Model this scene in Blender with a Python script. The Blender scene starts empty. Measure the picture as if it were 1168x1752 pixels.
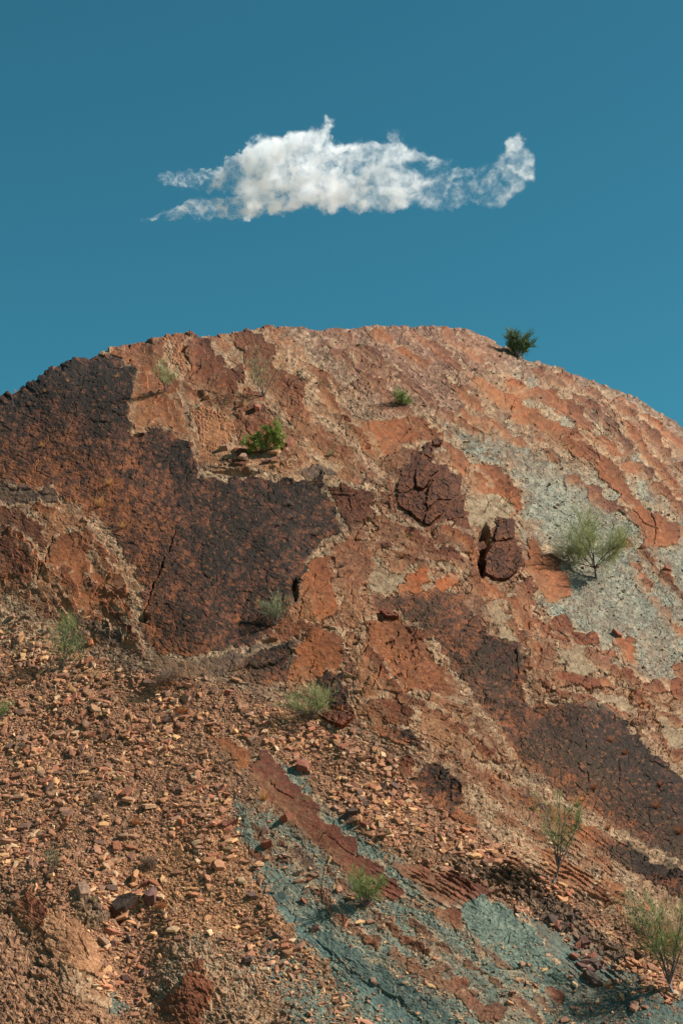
import bpy, math, numpy as np
from mathutils import Vector, Matrix

# ------------------------------------------------------------------ camera, world, sun, exposure
S = bpy.context.scene
W, H, F = 1168.0, 1752.0, 3004.0          # photograph size and focal length in its pixels
PITCH = math.radians(14.0)
CAM = np.array([0.0, 0.0, 3.2])
cd = bpy.data.cameras.new("camera"); cam = bpy.data.objects.new("camera", cd)
S.collection.objects.link(cam); S.camera = cam
cam.location = CAM; cam.rotation_euler = (math.pi / 2 + PITCH, 0, 0)
cd.sensor_fit = 'VERTICAL'; cd.sensor_height = 36.0; cd.lens = 36.0 * F / H
cd.clip_start = 0.5; cd.clip_end = 12000

SUN_DIR = Vector((0.70, 0.03, 0.69)).normalized()      # towards the sun
sun_el = math.asin(SUN_DIR.z); sun_az = math.atan2(SUN_DIR.x, SUN_DIR.y)
wd = bpy.data.worlds.new("World"); S.world = wd; wd.use_nodes = True
nt = wd.node_tree; bg = nt.nodes['Background']
sky = nt.nodes.new('ShaderNodeTexSky'); sky.sky_type = 'NISHITA'; sky.sun_disc = False
sky.sun_elevation = sun_el; sky.sun_rotation = sun_az; sky.altitude = 1500; sky.air_density = 1.0
sky.dust_density = 0.6; sky.ozone_density = 2.0
tint = nt.nodes.new('ShaderNodeMix'); tint.data_type = 'RGBA'; tint.blend_type = 'MULTIPLY'
tint.inputs[0].default_value = 1.0; tint.inputs[7].default_value = (0.36, 1.10, 0.94, 1)
nt.links.new(sky.outputs[0], tint.inputs[6]); nt.links.new(tint.outputs[2], bg.inputs[0])
bg.inputs[1].default_value = 0.058
sl = bpy.data.lights.new("sun", 'SUN'); sl.energy = 5.0; sl.angle = math.radians(0.5); sl.color = (1.0, 0.955, 0.90)
so = bpy.data.objects.new("sun", sl); S.collection.objects.link(so)
so.rotation_euler = (-SUN_DIR).to_track_quat('-Z', 'Y').to_euler()
S.view_settings.view_transform = 'Standard'; S.view_settings.look = 'None'
S.view_settings.exposure = 0.62; S.view_settings.gamma = 1.0
S.cycles.max_bounces = 8; S.cycles.diffuse_bounces = 3; S.cycles.volume_bounces = 24
S.cycles.transparent_max_bounces = 16
ALB = np.array([.78, .70, .61])                                              # overall albedo scale

# ------------------------------------------------------------------ helpers
rng = np.random.default_rng(7)
def lin(c):
    c = np.asarray(c, float) / 255.0
    l = np.where(c <= 0.04045, c / 12.92, ((c + 0.055) / 1.055) ** 2.4); g = (l * [.25, .65, .1]).sum()
    return g + (l - g) * 1.04
def tag(o, label=None, cat=None, group=None, kind=None):
    if label: o['label'] = label
    if cat: o['category'] = cat
    if group: o['group'] = group
    if kind: o['kind'] = kind
    return o
def mesh_np(name, verts, faces_flat, loop_tot, mat=None, parent=None, col=None, smooth=False):
    me = bpy.data.meshes.new(name)
    n = len(verts); me.vertices.add(n); me.vertices.foreach_set('co', np.ascontiguousarray(verts, np.float32).ravel())
    faces_flat = np.asarray(faces_flat, np.int32); loop_tot = np.asarray(loop_tot, np.int32)
    me.loops.add(len(faces_flat)); me.loops.foreach_set('vertex_index', faces_flat)
    me.polygons.add(len(loop_tot))
    st = np.zeros(len(loop_tot), np.int32); st[1:] = np.cumsum(loop_tot)[:-1]
    me.polygons.foreach_set('loop_start', st); me.polygons.foreach_set('loop_total', loop_tot)
    me.polygons.foreach_set('use_smooth', np.full(len(loop_tot), bool(smooth)))
    me.update(calc_edges=True)
    if col is not None:
        a = me.attributes.new('albedo', 'FLOAT_COLOR', 'POINT')
        c4 = np.ones((n, 4), np.float32); c4[:, :3] = col; a.data.foreach_set('color', c4.ravel())
    if mat: me.materials.append(mat)
    o = bpy.data.objects.new(name, me); S.collection.objects.link(o)
    if parent: o.parent = parent
    return o
def empty(name, loc=(0, 0, 0)):
    o = bpy.data.objects.new(name, None); S.collection.objects.link(o); o.location = loc
    o.empty_display_size = .2
    return o

TAB = np.random.default_rng(3).random((8, 256, 256)).astype(np.float32)
def vnoise(x, y, k=0):
    xi = np.floor(x).astype(np.int64); yi = np.floor(y).astype(np.int64)
    fx = (x - xi).astype(np.float32); fy = (y - yi).astype(np.float32)
    fx = fx * fx * (3 - 2 * fx); fy = fy * fy * (3 - 2 * fy)
    t = TAB[k % 8]; x0 = (xi + 37 * k) & 255; x1 = (x0 + 1) & 255; y0 = (yi + 91 * k) & 255; y1 = (y0 + 1) & 255
    return (t[x0, y0] * (1 - fx) + t[x1, y0] * fx) * (1 - fy) + (t[x0, y1] * (1 - fx) + t[x1, y1] * fx) * fy
def fbm(x, y, k=0, o=4, g=0.55):
    s = 0; a = 1.0; tot = 0
    for i in range(o):
        s = s + a * vnoise(x * 2.03 ** i + 5.3 * i, y * 2.03 ** i - 3.1 * i, k + i); tot += a; a *= g
    return s / tot
def rot(x, y, deg):
    c, s = math.cos(math.radians(deg)), math.sin(math.radians(deg))
    return x * c + y * s, -x * s + y * c
def voro(x, y, k, size, ang=0, stretch=1.0):
    """nearest jittered seed: returns seed coords in the original frame, a random value, two tilt numbers and edge closeness"""
    u, v = rot(x, y, ang); u = u / (size * stretch); v = v / size
    ui = np.floor(u).astype(np.int64); vi = np.floor(v).astype(np.int64)
    best = np.full(u.shape, 1e9, np.float32); sec = best.copy()
    bu = np.zeros(u.shape, np.float32); bv = bu.copy(); ba = np.zeros(u.shape, np.int64); bb = ba.copy()
    for a in (-1, 0, 1):
        for b in (-1, 0, 1):
            ca = (ui + a) & 255; cb = (vi + b) & 255
            su = ui + a + TAB[k % 8][ca, cb]; sv = vi + b + TAB[(k + 1) % 8][ca, cb]
            d = ((su - u) ** 2 + (sv - v) ** 2).astype(np.float32)
            m = d < best
            sec = np.where(m, best, np.minimum(sec, d)); best = np.where(m, d, best)
            bu = np.where(m, su, bu); bv = np.where(m, sv, bv); ba = np.where(m, ca, ba); bb = np.where(m, cb, bb)
    du = u - bu; dv = v - bv
    r = TAB[(k + 2) % 8][ba, bb]; t1 = TAB[(k + 3) % 8][ba, bb] - .5; t2 = TAB[(k + 4) % 8][ba, bb] - .5
    X, Y = rot(bu * size * stretch, bv * size, -ang)
    return X, Y, r, (t1 * du + t2 * dv) * 2, np.sqrt(sec) - np.sqrt(best)
def sdf(px, py, poly):
    """signed distance, positive inside"""
    P = np.asarray(poly, np.float32); n = len(P)
    d = np.full(px.shape, 1e12, np.float32); ins = np.zeros(px.shape, bool)
    for i in range(n):
        ax, ay = P[i]; bx, by = P[(i + 1) % n]
        ex, ey = bx - ax, by - ay; wx = px - ax; wy = py - ay
        t = np.clip((wx * ex + wy * ey) / (ex * ex + ey * ey + 1e-9), 0, 1)
        d = np.minimum(d, (wx - ex * t) ** 2 + (wy - ey * t) ** 2)
        if abs(ey) > 1e-9:
            c = ((ay > py) != (by > py)) & (px < ex * (py - ay) / ey + ax); ins ^= c
    d = np.sqrt(d); return np.where(ins, d, -d)
def seg(px, py, pts):
    d = np.full(px.shape, 1e12, np.float32)
    for (ax, ay), (bx, by) in zip(pts[:-1], pts[1:]):
        ex, ey = bx - ax, by - ay; wx = px - ax; wy = py - ay
        t = np.clip((wx * ex + wy * ey) / (ex * ex + ey * ey + 1e-9), 0, 1)
        d = np.minimum(d, (wx - ex * t) ** 2 + (wy - ey * t) ** 2)
    return np.sqrt(d)
def sm(a, b, x):
    t = np.clip((x - a) / (b - a), 0, 1); return t * t * (3 - 2 * t)

# ------------------------------------------------------------------ the big shape of the hill
CX = [-1500, -700, -250, 0, 30, 60, 85, 100, 125, 150, 170, 190, 215, 240, 262, 290, 325, 335, 352, 365, 410, 440, 470, 515, 530, 545, 600, 640, 660, 700, 760, 795, 808, 820, 845, 870, 885, 900, 920, 950, 1000, 1030, 1060, 1085, 1110, 1140, 1168, 1300, 1500, 1900, 2700]
CY = [1500, 1130, 845, 683, 668, 650, 632, 627, 618, 616, 606, 599, 592, 587, 577, 575, 571, 577, 576, 573, 568, 562, 558, 558, 563, 566, 562, 557, 559, 559, 559, 561, 565, 573, 585, 599, 608, 615, 618, 629, 646, 658, 668, 680, 695, 712, 733, 835, 985, 1270, 1620]
def crest(X): return np.interp(X, CX, CY)
SP, CP = math.sin(PITCH), math.cos(PITCH)
def depth(X, Y):
    """distance of the unweathered hillside along the viewing azimuth X at photo height Y"""
    u = (876.0 - Y) / F; dy = CP - SP * u; T = (SP + CP * u) / dy
    pc = crest(X); s = np.maximum(Y - pc, 0)
    m = 0.86 + 0.10 * np.clip((Y - 1150) / 500, -1, 1) * -1 * 0.6
    y = 50.0 * (m + 0.04) / (m - T)
    y = y * (1 + np.where(X < 540, .045, .075) * ((X - 540) / 620.0) ** 2 * np.clip(1.25 - ((Y - 500) / 1500), 0, 2) * np.where(np.abs(X - 540) > 1500, (1500 / np.maximum(np.abs(X - 540), 1)) ** 2, 1))
    y = y + 3.5 * np.exp(-s / 28.0) + 3.0 * np.exp(-s / 110.0)
    for bx, by, rx, ry, a in MACRO:
        y = y + (.3 if by > 1600 else .6) * a * np.exp(-((X - bx) / rx) ** 2 - ((Y - by) / ry) ** 2)
    y = y + 1.6 * (fbm(X / 240.0 + 3, Y / 240.0 + 9, 1, 3) - .5)
    return y, T, dy, u
MACRO = [(235, 1660, 70, 130, 1.8), (120, 1640, 70, 110, -1.5), (340, 1700, 70, 90, -1.4), (20, 1620, 50, 120, 0.4),
         (380, 960, 210, 150, -1.2), (90, 700, 160, 90, -0.8), (560, 880, 60, 120, 0.5), (740, 850, 90, 90, -0.7),
         (1000, 1300, 160, 120, -0.8), (800, 1270, 160, 60, 0.4), (1000, 960, 160, 130, 0.6), (500, 1450, 120, 120, 0.4),
         (850, 1600, 140, 90, -0.6), (620, 1680, 160, 60, 0.5)]
def base_pt(X, Y):
    y, T, dy, u = depth(X, Y)
    return np.stack([(X - 584.0) / F / dy * y + CAM[0], y + CAM[1], T * y + CAM[2]], -1)

# grid of survey lines over the hill (fine where the hill is seen, coarser outside)
def grow(start, step, end, g=1.06):
    out = []; p = start; s = step
    while (p < end if step > 0 else p > end): s *= g; p += s; out.append(p)
    return out
SPC = 1.3
gx = np.array(sorted(grow(-40, -SPC, -1500) + list(np.arange(-40, 1209, SPC)) + grow(1209, SPC, 2700)))
NV = 930
tt = np.linspace(0, 1, NV) ** 1.0
GX = np.repeat(gx[:, None], NV, 1)
pcx = crest(gx)[:, None]
GY = pcx + (1.0 - pcx * 0 + 0) * 0 + (1775 - pcx) * tt[None, :]
GX = GX.astype(np.float32); GY = GY.astype(np.float32)
B = base_pt(GX.astype(float), GY.astype(float))
def normals(P):
    a = np.gradient(P, axis=0); b = np.gradient(P, axis=1)
    n = np.cross(a, b); n /= np.linalg.norm(n, axis=-1, keepdims=True) + 1e-12
    s = np.sign(n[..., 2:3]); s[s == 0] = 1
    return n * s
def smooth_n(N):
    for ax in (0, 1):
        k = 41; P_ = np.concatenate([np.repeat(N.take([0], ax), k // 2, ax), N, np.repeat(N.take([-1], ax), k // 2, ax)], ax)
        c = np.cumsum(P_, ax); z = np.zeros_like(c.take([0], ax)); c = np.concatenate([z, c], ax); m = N.shape[ax]
        N = c.take(np.arange(k, k + m), ax) - c.take(np.arange(0, m), ax)
    return N / np.linalg.norm(N, axis=-1, keepdims=True)
NB = smooth_n(normals(B))

# ------------------------------------------------------------------ weathering: layers, colours, relief
# rock kinds: (main, second, fleck, rough coarse, rough mid, rough fine, chips 0..1)
K = {
 'gravel': ((152,126,104), (120,96,78), (200,178,152), .03, .03, .030, .8),
 'pink':   ((144,110,94), (116,84,70), (178,150,130), .03, .03, .030, .7),
 'flank':  ((138,114,98), (112,90,76), (172,156,138), .03, .03, .030, .6),
 'grey':   ((146,150,138), (122,126,116), (172,162,144), .03, .03, .020, .75),
 'grey2':  ((162,145,120), (140,116,92), (186,168,142), .02, .02, .01, .15),
 'orange': ((156,94,58), (126,74,48), (178,124,86), .015, .012, .006, .03),
 'oranges':((154,108,76), (124,84,60), (188,148,114), .03, .025, .015, .12),
 'bright': ((168,98,58), (150,84,50), (182,120,80), .01, .008, .004, .0),
 'brown':  ((126,74,48), (98,58,42), (160,108,76), .03, .025, .012, .06),
 'red':    ((122,72,54), (98,60,48), (150,98,74), .008, .007, .004, .02),
 'rust':   ((130,76,52), (96,58,42), (160,104,72), .05, .03, .012, .12),
 'broken': ((146,106,78), (108,74,56), (190,158,128), .12, .08, .03, .3),
 'purple': ((106,66,46), (80,52,38), (136,88,60), .05, .03, .012, .0),
 'pale':   ((186,158,130), (158,118,88), (206,184,158), .03, .03, .02, .3),
 'tan':    ((184,138,104), (158,112,82), (206,168,134), .04, .02, .008, .04),
 'teal':   ((112,128,118), (90,106,98), (156,152,132), .03, .03, .02, .45),
 'teals':  ((112,128,118), (94,112,104), (138,142,126), .03, .03, .018, .15),
 'deept':  ((92,110,104), (74,92,90), (124,134,122), .015, .012, .012, .15),
 'bluet':  ((92,114,110), (78,100,98), (136,144,132), .02, .015, .012, .2),
 'scree':  ((158,122,96), (124,92,74), (196,150,112), .06, .03, .03, 1.0),
 'soil':   ((166,126,94), (144,106,78), (200,158,118), .03, .04, .04, .9),
 'brownrk': ((166,126,98), (120,90,72), (192,162,132), .10, .06, .02, .4),
 'tealrk': ((172,138,110), (132,104,84), (150,160,144), .08, .06, .03, .5),
 'greyrk': ((150,122,98), (110,90,76), (150,128,104), .12, .08, .03, .1),
 'dkgrey': ((96,80,70), (68,58,53), (140,112,90), .02, .02, .01, .02),
 'scaly':  ((166,116,82), (138,90,64), (190,146,110), .02, .02, .01, .0),
 'shale':  ((112,92,76), (78,64,56), (164,130,102), .10, .08, .03, .1),
 'varn':   None,
}
# darkness of desert varnish: (x, y, rx, ry, amount)
VB = [(90,690,150,70,.45),(190,650,60,60,.45),(60,790,120,70,-.15),(170,860,90,60,-.3),(300,790,60,60,.3),(270,850,60,60,.0),
      (420,900,120,90,.5),(380,1000,120,90,.42),(500,860,70,40,.5),(300,1080,80,40,.1),(245,960,35,110,-.3),(590,880,50,50,-.05),
      (560,930,40,40,-.1),(440,1080,60,40,.25),(700,1060,60,40,.35),(760,1100,60,60,.2),(860,1120,50,60,.6),(830,1200,50,60,.3),(950,1250,80,50,.6),
      (1060,1290,90,60,.65),(1140,1380,70,80,.75),(880,1280,50,60,.0),(960,1340,60,50,.1),(1040,1400,40,30,.25),(790,1180,30,60,-.15),(860,1300,60,30,-.3),
      (990,1410,60,25,-.3),(20,950,40,40,.6),(120,640,60,30,.2),(460,1130,50,30,.55),(575,1190,40,50,.5),(750,1340,50,30,.4),(990,1400,30,20,.1),(1100,1480,80,30,.9),(900,1365,60,20,.4),(660,1215,40,30,.15)]

# soft-edged ground zones: kind, polygon, softness
Z = [
 ('pink', [(500,540),(800,540),(900,610),(860,640),(800,660),(760,720),(640,700),(600,660),(560,600)], 25),
 ('flank', [(860,560),(2700,560),(2700,1300),(1300,960),(1100,800),(960,700),(860,640)], 30),
 ('grey', [(750,752),(800,745),(860,735),(930,770),(1010,800),(1090,830),(1180,880),(1500,1000),(1500,1300),(1168,1230),(1080,1160),(950,1110),(905,1060),(905,960),(890,880),(860,800),(800,790)], 38),
 ('grey', [(880,650),(960,672),(1040,730),(1120,800),(1300,900),(1300,1000),(1080,850),(1000,780),(900,705)], 14),
 ('oranges', [(215,590),(330,570),(480,560),(530,640),(560,720),(620,780),(640,860),(560,860),(420,800),(340,800),(300,745),(230,735)], 10),
 ('oranges', [(-400,830),(60,835),(110,850),(150,870),(200,930),(240,960),(245,1100),(260,1120),(180,1110),(60,1040),(-400,900)], 10),
 ('broken', [(540,840),(680,830),(780,890),(820,900),(900,960),(915,1040),(960,1100),(1060,1130),(1168,1210),(1168,1320),(1060,1240),(900,1200),(880,1320),(700,1290),(600,1230),(480,1180),(500,1060),(540,940)], 14),
 ('scree', [(-1600,1010),(0,1010),(60,1065),(140,1120),(260,1150),(400,1175),(480,1200),(600,1255),(720,1300),(850,1390),(950,1500),(1100,1590),(1300,1680),(1300,1900),(-1600,1900)], 10),
 ('pale', [(0,1020),(50,1040),(100,1075),(150,1110),(180,1150),(120,1165),(60,1130),(0,1100)], 14),
 ('soil', [(230,1440),(400,1420),(440,1500),(520,1600),(660,1760),(360,1760),(300,1600),(200,1500)], 22),
 ('teal', [(400,1365),(450,1390),(520,1400),(600,1470),(690,1540),(790,1535),(870,1555),(960,1640),(1050,1690),(1168,1730),(1300,1800),(640,1800),(560,1660),(490,1570),(430,1480)], 10),
 ('teal', [(470,1300),(520,1330),(560,1380),(610,1430),(680,1480),(640,1490),(560,1440),(500,1380)], 8),
 ('teal', [(620,1440),(660,1460),(760,1540),(700,1540),(640,1500)], 6),
 ('teal', [(600,1500),(700,1545),(800,1560),(900,1620),(1000,1690),(1168,1745),(1168,1790),(700,1790),(640,1660)], 16),
 ('deept', [(860,1560),(960,1570),(1060,1650),(1168,1700),(1168,1800),(1000,1780),(930,1680)], 30),
 ('tealrk', [(280,1625),(330,1592),(400,1600),(450,1650),(520,1700),(560,1760),(230,1760),(262,1690)], 10),
 ('brownrk', [(-400,1500),(20,1500),(45,1560),(70,1620),(110,1660),(150,1720),(190,1760),(-400,1760)], 10),
 ('teals', [(455,1600),(500,1640),(560,1700),(600,1760),(520,1760),(470,1690),(430,1630)], 20),
]
ST = [(1, [(205,600),(330,560),(530,560),(640,620),(760,720),(700,900),(600,860),(400,800),(330,760),(235,740)]), (.28, [(520,550),(800,555),(1000,640),(1168,735),(1400,900),(1400,1100),(1168,800),(900,700),(700,700),(560,640)]),
 (.8, [(760,640),(900,640),(1060,690),(1300,830),(1300,1300),(1168,1330),(1060,1240),(900,1210),(880,1330),(700,1290),(600,1240),(500,1180),(520,1060),(560,920),(640,840),(780,760)]),
 (.85, [(-300,800),(60,830),(120,850),(180,920),(240,1000),(250,1120),(150,1090),(60,1030),(-300,960)]), (.8, [(660,1280),(860,1320),(1168,1480),(1400,1600),(1400,1700),(1168,1640),(960,1520),(800,1440),(690,1360)]),
 (.2, [(420,1380),(540,1400),(620,1460),(760,1545),(800,1640),(900,1700),(900,1790),(720,1790),(600,1640),(480,1530)]), (.15, [(900,1560),(1000,1580),(1168,1700),(1168,1790),(1000,1780)])]
# slabs: kind, step height in metres, polygon, opacity, rim width
V = 'varn'
P = [
 (V, .14, [(-400,900),(-300,860),(0,675),(60,640),(100,615),(150,603),(190,602),(212,605),(207,628),(230,630),(232,665),(228,700),(226,735),(240,738),(272,722),(285,735),(300,745),(318,752),(330,770),(332,800),(345,812),(380,822),(420,815),(450,818),(500,822),(545,820),(560,840),(590,835),(640,848),(640,885),(610,905),(560,925),(535,950),(520,1000),(505,1030),(480,1058),(455,1082),(430,1096),(380,1112),(320,1124),(272,1120),(247,1098),(240,1060),(246,1010),(225,965),(205,935),(170,905),(140,868),(110,850),(60,838),(0,838),(-300,960)], 1, 8),
 (V, .18, [(0,925),(22,918),(50,935),(60,952),(55,972),(40,987),(20,985),(0,992),(-60,990),(-60,930)], 1, 5),
 ('brown', .15, [(-60,868),(30,866),(60,888),(78,905),(75,930),(60,980),(52,1008),(-60,1010)], .8, 6),
 ('dkgrey', .08, [(-60,832),(40,830),(80,838),(98,846),(92,858),(60,858),(20,866),(-60,862)], .8, 3),
 ('orange', .12, [(95,920),(125,912),(150,905),(160,930),(152,962),(170,985),(195,975),(218,990),(228,1015),(236,1042),(225,1062),(200,1056),(170,1052),(140,1045),(112,1022),(62,1012),(70,975),(84,945)], .85, 5),
 ('brown', .08, [(100,978),(112,968),(128,974),(130,995),(128,1018),(98,1016),(95,996)], .8, 4),
 ('brown', .10, [(190,1000),(222,1012),(234,1042),(224,1060),(206,1052),(190,1030)], .6, 4),
 ('dkgrey', .12, [(120,1062),(150,1046),(172,1062),(195,1072),(210,1088),(205,1110),(182,1098),(150,1078),(125,1070)], .9, 6),
 ('brown', .1, [(60,1026),(90,1020),(106,1030),(102,1046),(80,1042)], .9, 3),
 ('brown', .1, [(216,1078),(236,1082),(242,1112),(218,1106)], .8, 3),
 ('dkgrey', .25, [(248,1124),(330,1132),(400,1120),(440,1106),(480,1096),(508,1095),(500,1122),(480,1132),(440,1146),(400,1152),(330,1164),(290,1156),(262,1142)], .85, 5),
 (V, .2, [(405,1142),(430,1122),(470,1103),(500,1098),(510,1110),(500,1140),(488,1168),(450,1172),(420,1162)], 1, 4),
 ('brown', .15, [(455,1092),(480,1064),(504,1040),(506,1060),(548,1064),(522,1084),(480,1096),(460,1100)], .95, 5),
 ('orange', .22, [(520,992),(535,960),(560,948),(572,985),(576,1020),(570,1050),(546,1064),(504,1060),(500,1045),(510,1015)], 1, 6),
 ('orange', .18, [(520,1086),(550,1074),(582,1086),(576,1112),(582,1140),(570,1160),(542,1154),(520,1166),(490,1166),(502,1130),(510,1102)], .95, 7),
 (V, .3, [(545,1157),(560,1142),(590,1155),(602,1190),(602,1222),(560,1228),(530,1204),(540,1172)], 1, 4),
 ('brown', .12, [(562,838),(640,842),(640,882),(622,900),(636,930),(642,962),(640,1000),(612,1010),(620,1050),(600,1076),(582,1050),(572,980),(562,940),(600,915)], .75, 6),
 (V, .20, [(620,1020),(700,1018),(740,1008),(772,1008),(800,1030),(822,1072),(850,1092),(882,1100),(902,1116),(906,1142),(900,1172),(905,1202),(940,1207),(1020,1205),(1060,1216),(1078,1252),(1110,1290),(1168,1330),(1400,1440),(1400,1640),(1168,1500),(1110,1465),(1060,1430),(1000,1385),(930,1335),(870,1296),(824,1236),(790,1190),(762,1142),(730,1102),(690,1072),(640,1052)], 1, 9),
 ('orange', .12, [(630,1062),(680,1058),(720,1078),(750,1120),(772,1160),(802,1200),(790,1212),(740,1202),(700,1182),(660,1192),(620,1202),(610,1170),(620,1120)], .85, 8),
 ('oranges', .1, [(706,1188),(800,1212),(850,1240),(872,1298),(842,1312),(790,1292),(740,1282),(720,1240)], .9, 7),
 ('brown', .1, [(812,1230),(846,1240),(866,1290),(846,1300),(800,1280)], .7, 4),
 ('brown', .22, [(620,1203),(680,1188),(702,1202),(706,1236),(690,1250),(640,1240),(612,1216)], 1, 8),
 (V, .15, [(640,1240),(700,1255),(726,1270),(716,1286),(670,1272),(640,1256)], 1, 3),
 ('brown', .10, [(640,880),(680,895),(720,905),(732,922),(762,936),(802,940),(806,965),(770,970),(710,960),(690,985),(660,990),(650,960),(632,930)], .75, 6),
 ('grey2', -.05, [(640,955),(655,965),(660,988),(692,985),(702,974),(676,1006),(660,1018),(636,1012),(628,1000),(640,985)], .9, 3),
 ('bright', .08, [(713,968),(730,971),(728,994),(718,1017),(675,1010),(695,989)], 1, 4),
 ('bright', .08, [(770,976),(793,977),(790,989),(754,1010),(721,1016),(744,994)], 1, 4),
 ('grey2', .02, [(733,966),(742,968),(738,992),(731,988)], .9, 1),
 ('rust', .2, [(738,905),(800,898),(806,952),(780,952),(750,932)], .9, 4),
 ('purple', .1, [(795,1012),(825,1022),(835,1060),(812,1066),(798,1040)], .6, 3),
 ('grey2', .05, [(822,1038),(850,1026),(868,1060),(890,1090),(872,1098),(845,1076)], .85, 3),
 ('grey2', .12, [(795,852),(810,845),(850,848),(876,862),(873,890),(850,895),(848,902),(812,904),(795,896),(790,870)], 1, 2),
 ('orange', .14, [(800,800),(825,796),(856,800),(872,815),(886,840),(891,870),(880,887),(873,862),(846,846),(805,844),(798,825)], .95, 6),
 ('orange', .16, [(606,724),(655,721),(714,713),(730,719),(737,737),(756,748),(745,755),(699,760),(670,780),(637,787),(611,766),(603,742)], .95, 9),
 ('brown', .12, [(676,777),(727,759),(717,783),(683,809),(645,820),(633,800)], .85, 5),
 ('orange', .12, [(755,755),(781,763),(802,786),(808,797),(790,820),(765,802),(768,780)], .9, 6),
 ('orange', .2, [(795,640),(830,652),(850,660),(887,680),(898,692),(925,699),(926,709),(948,717),(958,731),(982,737),(993,742),(1001,759),(1022,766),(1031,788),(1050,800),(1070,812),(1072,830),(1082,850),(1102,868),(1128,880),(1154,898),(1158,928),(1126,938),(1100,932),(1092,905),(1075,880),(1060,855),(1048,836),(1020,812),(990,788),(960,767),(930,747),(900,732),(870,715),(845,690),(820,665)], .95, 11),
 ('brown', .06, [(940,745),(1000,762),(1022,768),(1030,788),(1010,800),(985,785),(960,768)], .5, 2),
 ('orange', .16, [(860,642),(882,645),(905,664),(946,671),(966,687),(983,690),(1002,718),(1018,736),(1022,744),(1006,742),(984,720),(950,711),(925,695),(900,689),(880,672),(858,658)], .9, 8),
 ('orange', .14, [(1002,748),(1030,744),(1056,764),(1061,778),(1048,781),(1028,772)], .9, 6),
 ('orange', .1, [(1068,795),(1095,789),(1102,805),(1086,813),(1065,808)], .9, 5),
 ('orange', .14, [(1092,808),(1116,819),(1146,829),(1162,848),(1210,870),(1210,890),(1168,880),(1150,870),(1130,850),(1110,835)], .9, 6),
 ('oranges', .12, [(876,750),(913,761),(937,766),(953,786),(953,797),(936,789),(907,771)], .9, 5),
 ('brown', .14, [(950,802),(980,808),(1000,821),(1022,827),(1032,842),(1038,858),(1062,862),(1074,880),(1060,886),(1040,876),(1018,861),(1000,838),(975,821)], .9, 6),
 ('orange', .1, [(1100,703),(1112,712),(1130,728),(1137,745),(1139,760),(1118,740)], .7, 4),
 ('orange', .08, [(1168,900),(1200,905),(1200,930),(1162,925)], .9, 4),
 ('orange', .16, [(909,922),(924,937),(950,950),(959,973),(972,1004),(963,1030),(937,1033),(914,999),(901,983),(900,942)], .95, 7),
 ('orange', .1, [(878,903),(891,911),(887,946),(873,938)], .95, 3),
 ('rust', .22, [(886,983),(909,991),(918,1017),(901,1041),(886,1026)], .95, 4),
 ('rust', .2, [(942,1058),(973,1063),(986,1086),(1012,1086),(1027,1096),(1025,1118),(1008,1104),(986,1102),(945,1101)], 1, 6),
 ('rust', .16, [(1030,1109),(1048,1101),(1050,1114),(1064,1132),(1048,1128),(1036,1118)], 1, 4),
 ('orange', .14, [(1053,1094),(1081,1092),(1082,1137),(1066,1130),(1056,1116)], 1, 4),
 ('orange', .14, [(1055,1135),(1076,1142),(1092,1160),(1070,1166),(1058,1160)], 1, 4),
 ('orange', .1, [(1126,962),(1144,978),(1160,1016),(1150,1010),(1132,985)], .95, 3),
 ('brown', .1, [(1100,942),(1110,945),(1120,966),(1108,958)], .95, 3),
 ('orange', .1, [(1105,1000),(1125,1030),(1150,1060),(1160,1075),(1140,1062),(1115,1030)], .55, 3),
 ('rust', .14, [(1141,1142),(1200,1134),(1200,1168),(1150,1160)], 1, 5),
 ('brown', .16, [(1090,1168),(1200,1166),(1200,1225),(1140,1197),(1110,1184)], 1, 5),
 ('rust', .22, [(953,1152),(1021,1157),(1026,1178),(990,1180),(956,1176),(929,1168),(936,1149)], 1, 4),
 ('grey2', .1, [(946,1111),(985,1106),(1021,1118),(1044,1131),(1038,1153),(1000,1156),(970,1146),(950,1130)], .9, 3),
 ('grey2', .1, [(1010,1190),(1050,1186),(1078,1205),(1090,1240),(1062,1214),(1030,1200)], .9, 3),
 ('grey2', .1, [(1120,1215),(1150,1222),(1200,1232),(1200,1300),(1160,1288),(1136,1274),(1130,1240)], .9, 3),
 ('brown', .08, [(902,1062),(935,1060),(942,1100),(948,1140),(925,1196),(908,1190),(905,1130)], .55, 3),
 (V, .22, [(785,1303),(840,1319),(872,1344),(900,1350),(932,1372),(980,1394),(1030,1424),(1060,1438),(1120,1462),(1168,1492),(1300,1560),(1300,1640),(1168,1540),(1120,1512),(1060,1484),(1020,1462),(960,1422),(900,1388),(860,1358),(812,1332)], 1, 6),
 (V, .28, [(703,1324),(740,1310),(771,1320),(794,1341),(783,1362),(793,1382),(815,1414),(790,1411),(751,1390),(699,1349)], 1, 4),
 ('brown', .2, [(672,1310),(699,1293),(708,1310),(690,1342)], 1, 4),
 ('pale', .06, [(790,1345),(815,1350),(862,1385),(902,1440),(937,1490),(902,1482),(860,1452),(822,1416),(797,1382)], .85, 3),
 ('orange', .15, [(905,1440),(960,1470),(1010,1500),(1060,1535),(1040,1550),(1000,1530),(960,1525),(930,1495)], .75, 5),
 ('brown', .15, [(1010,1508),(1035,1530),(1055,1550),(1030,1556),(1012,1536)], .8, 3),
 ('orange', .12, [(340,1256),(381,1260),(422,1277),(430,1298),(424,1320),(405,1310),(380,1285)], .9, 4),
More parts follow.
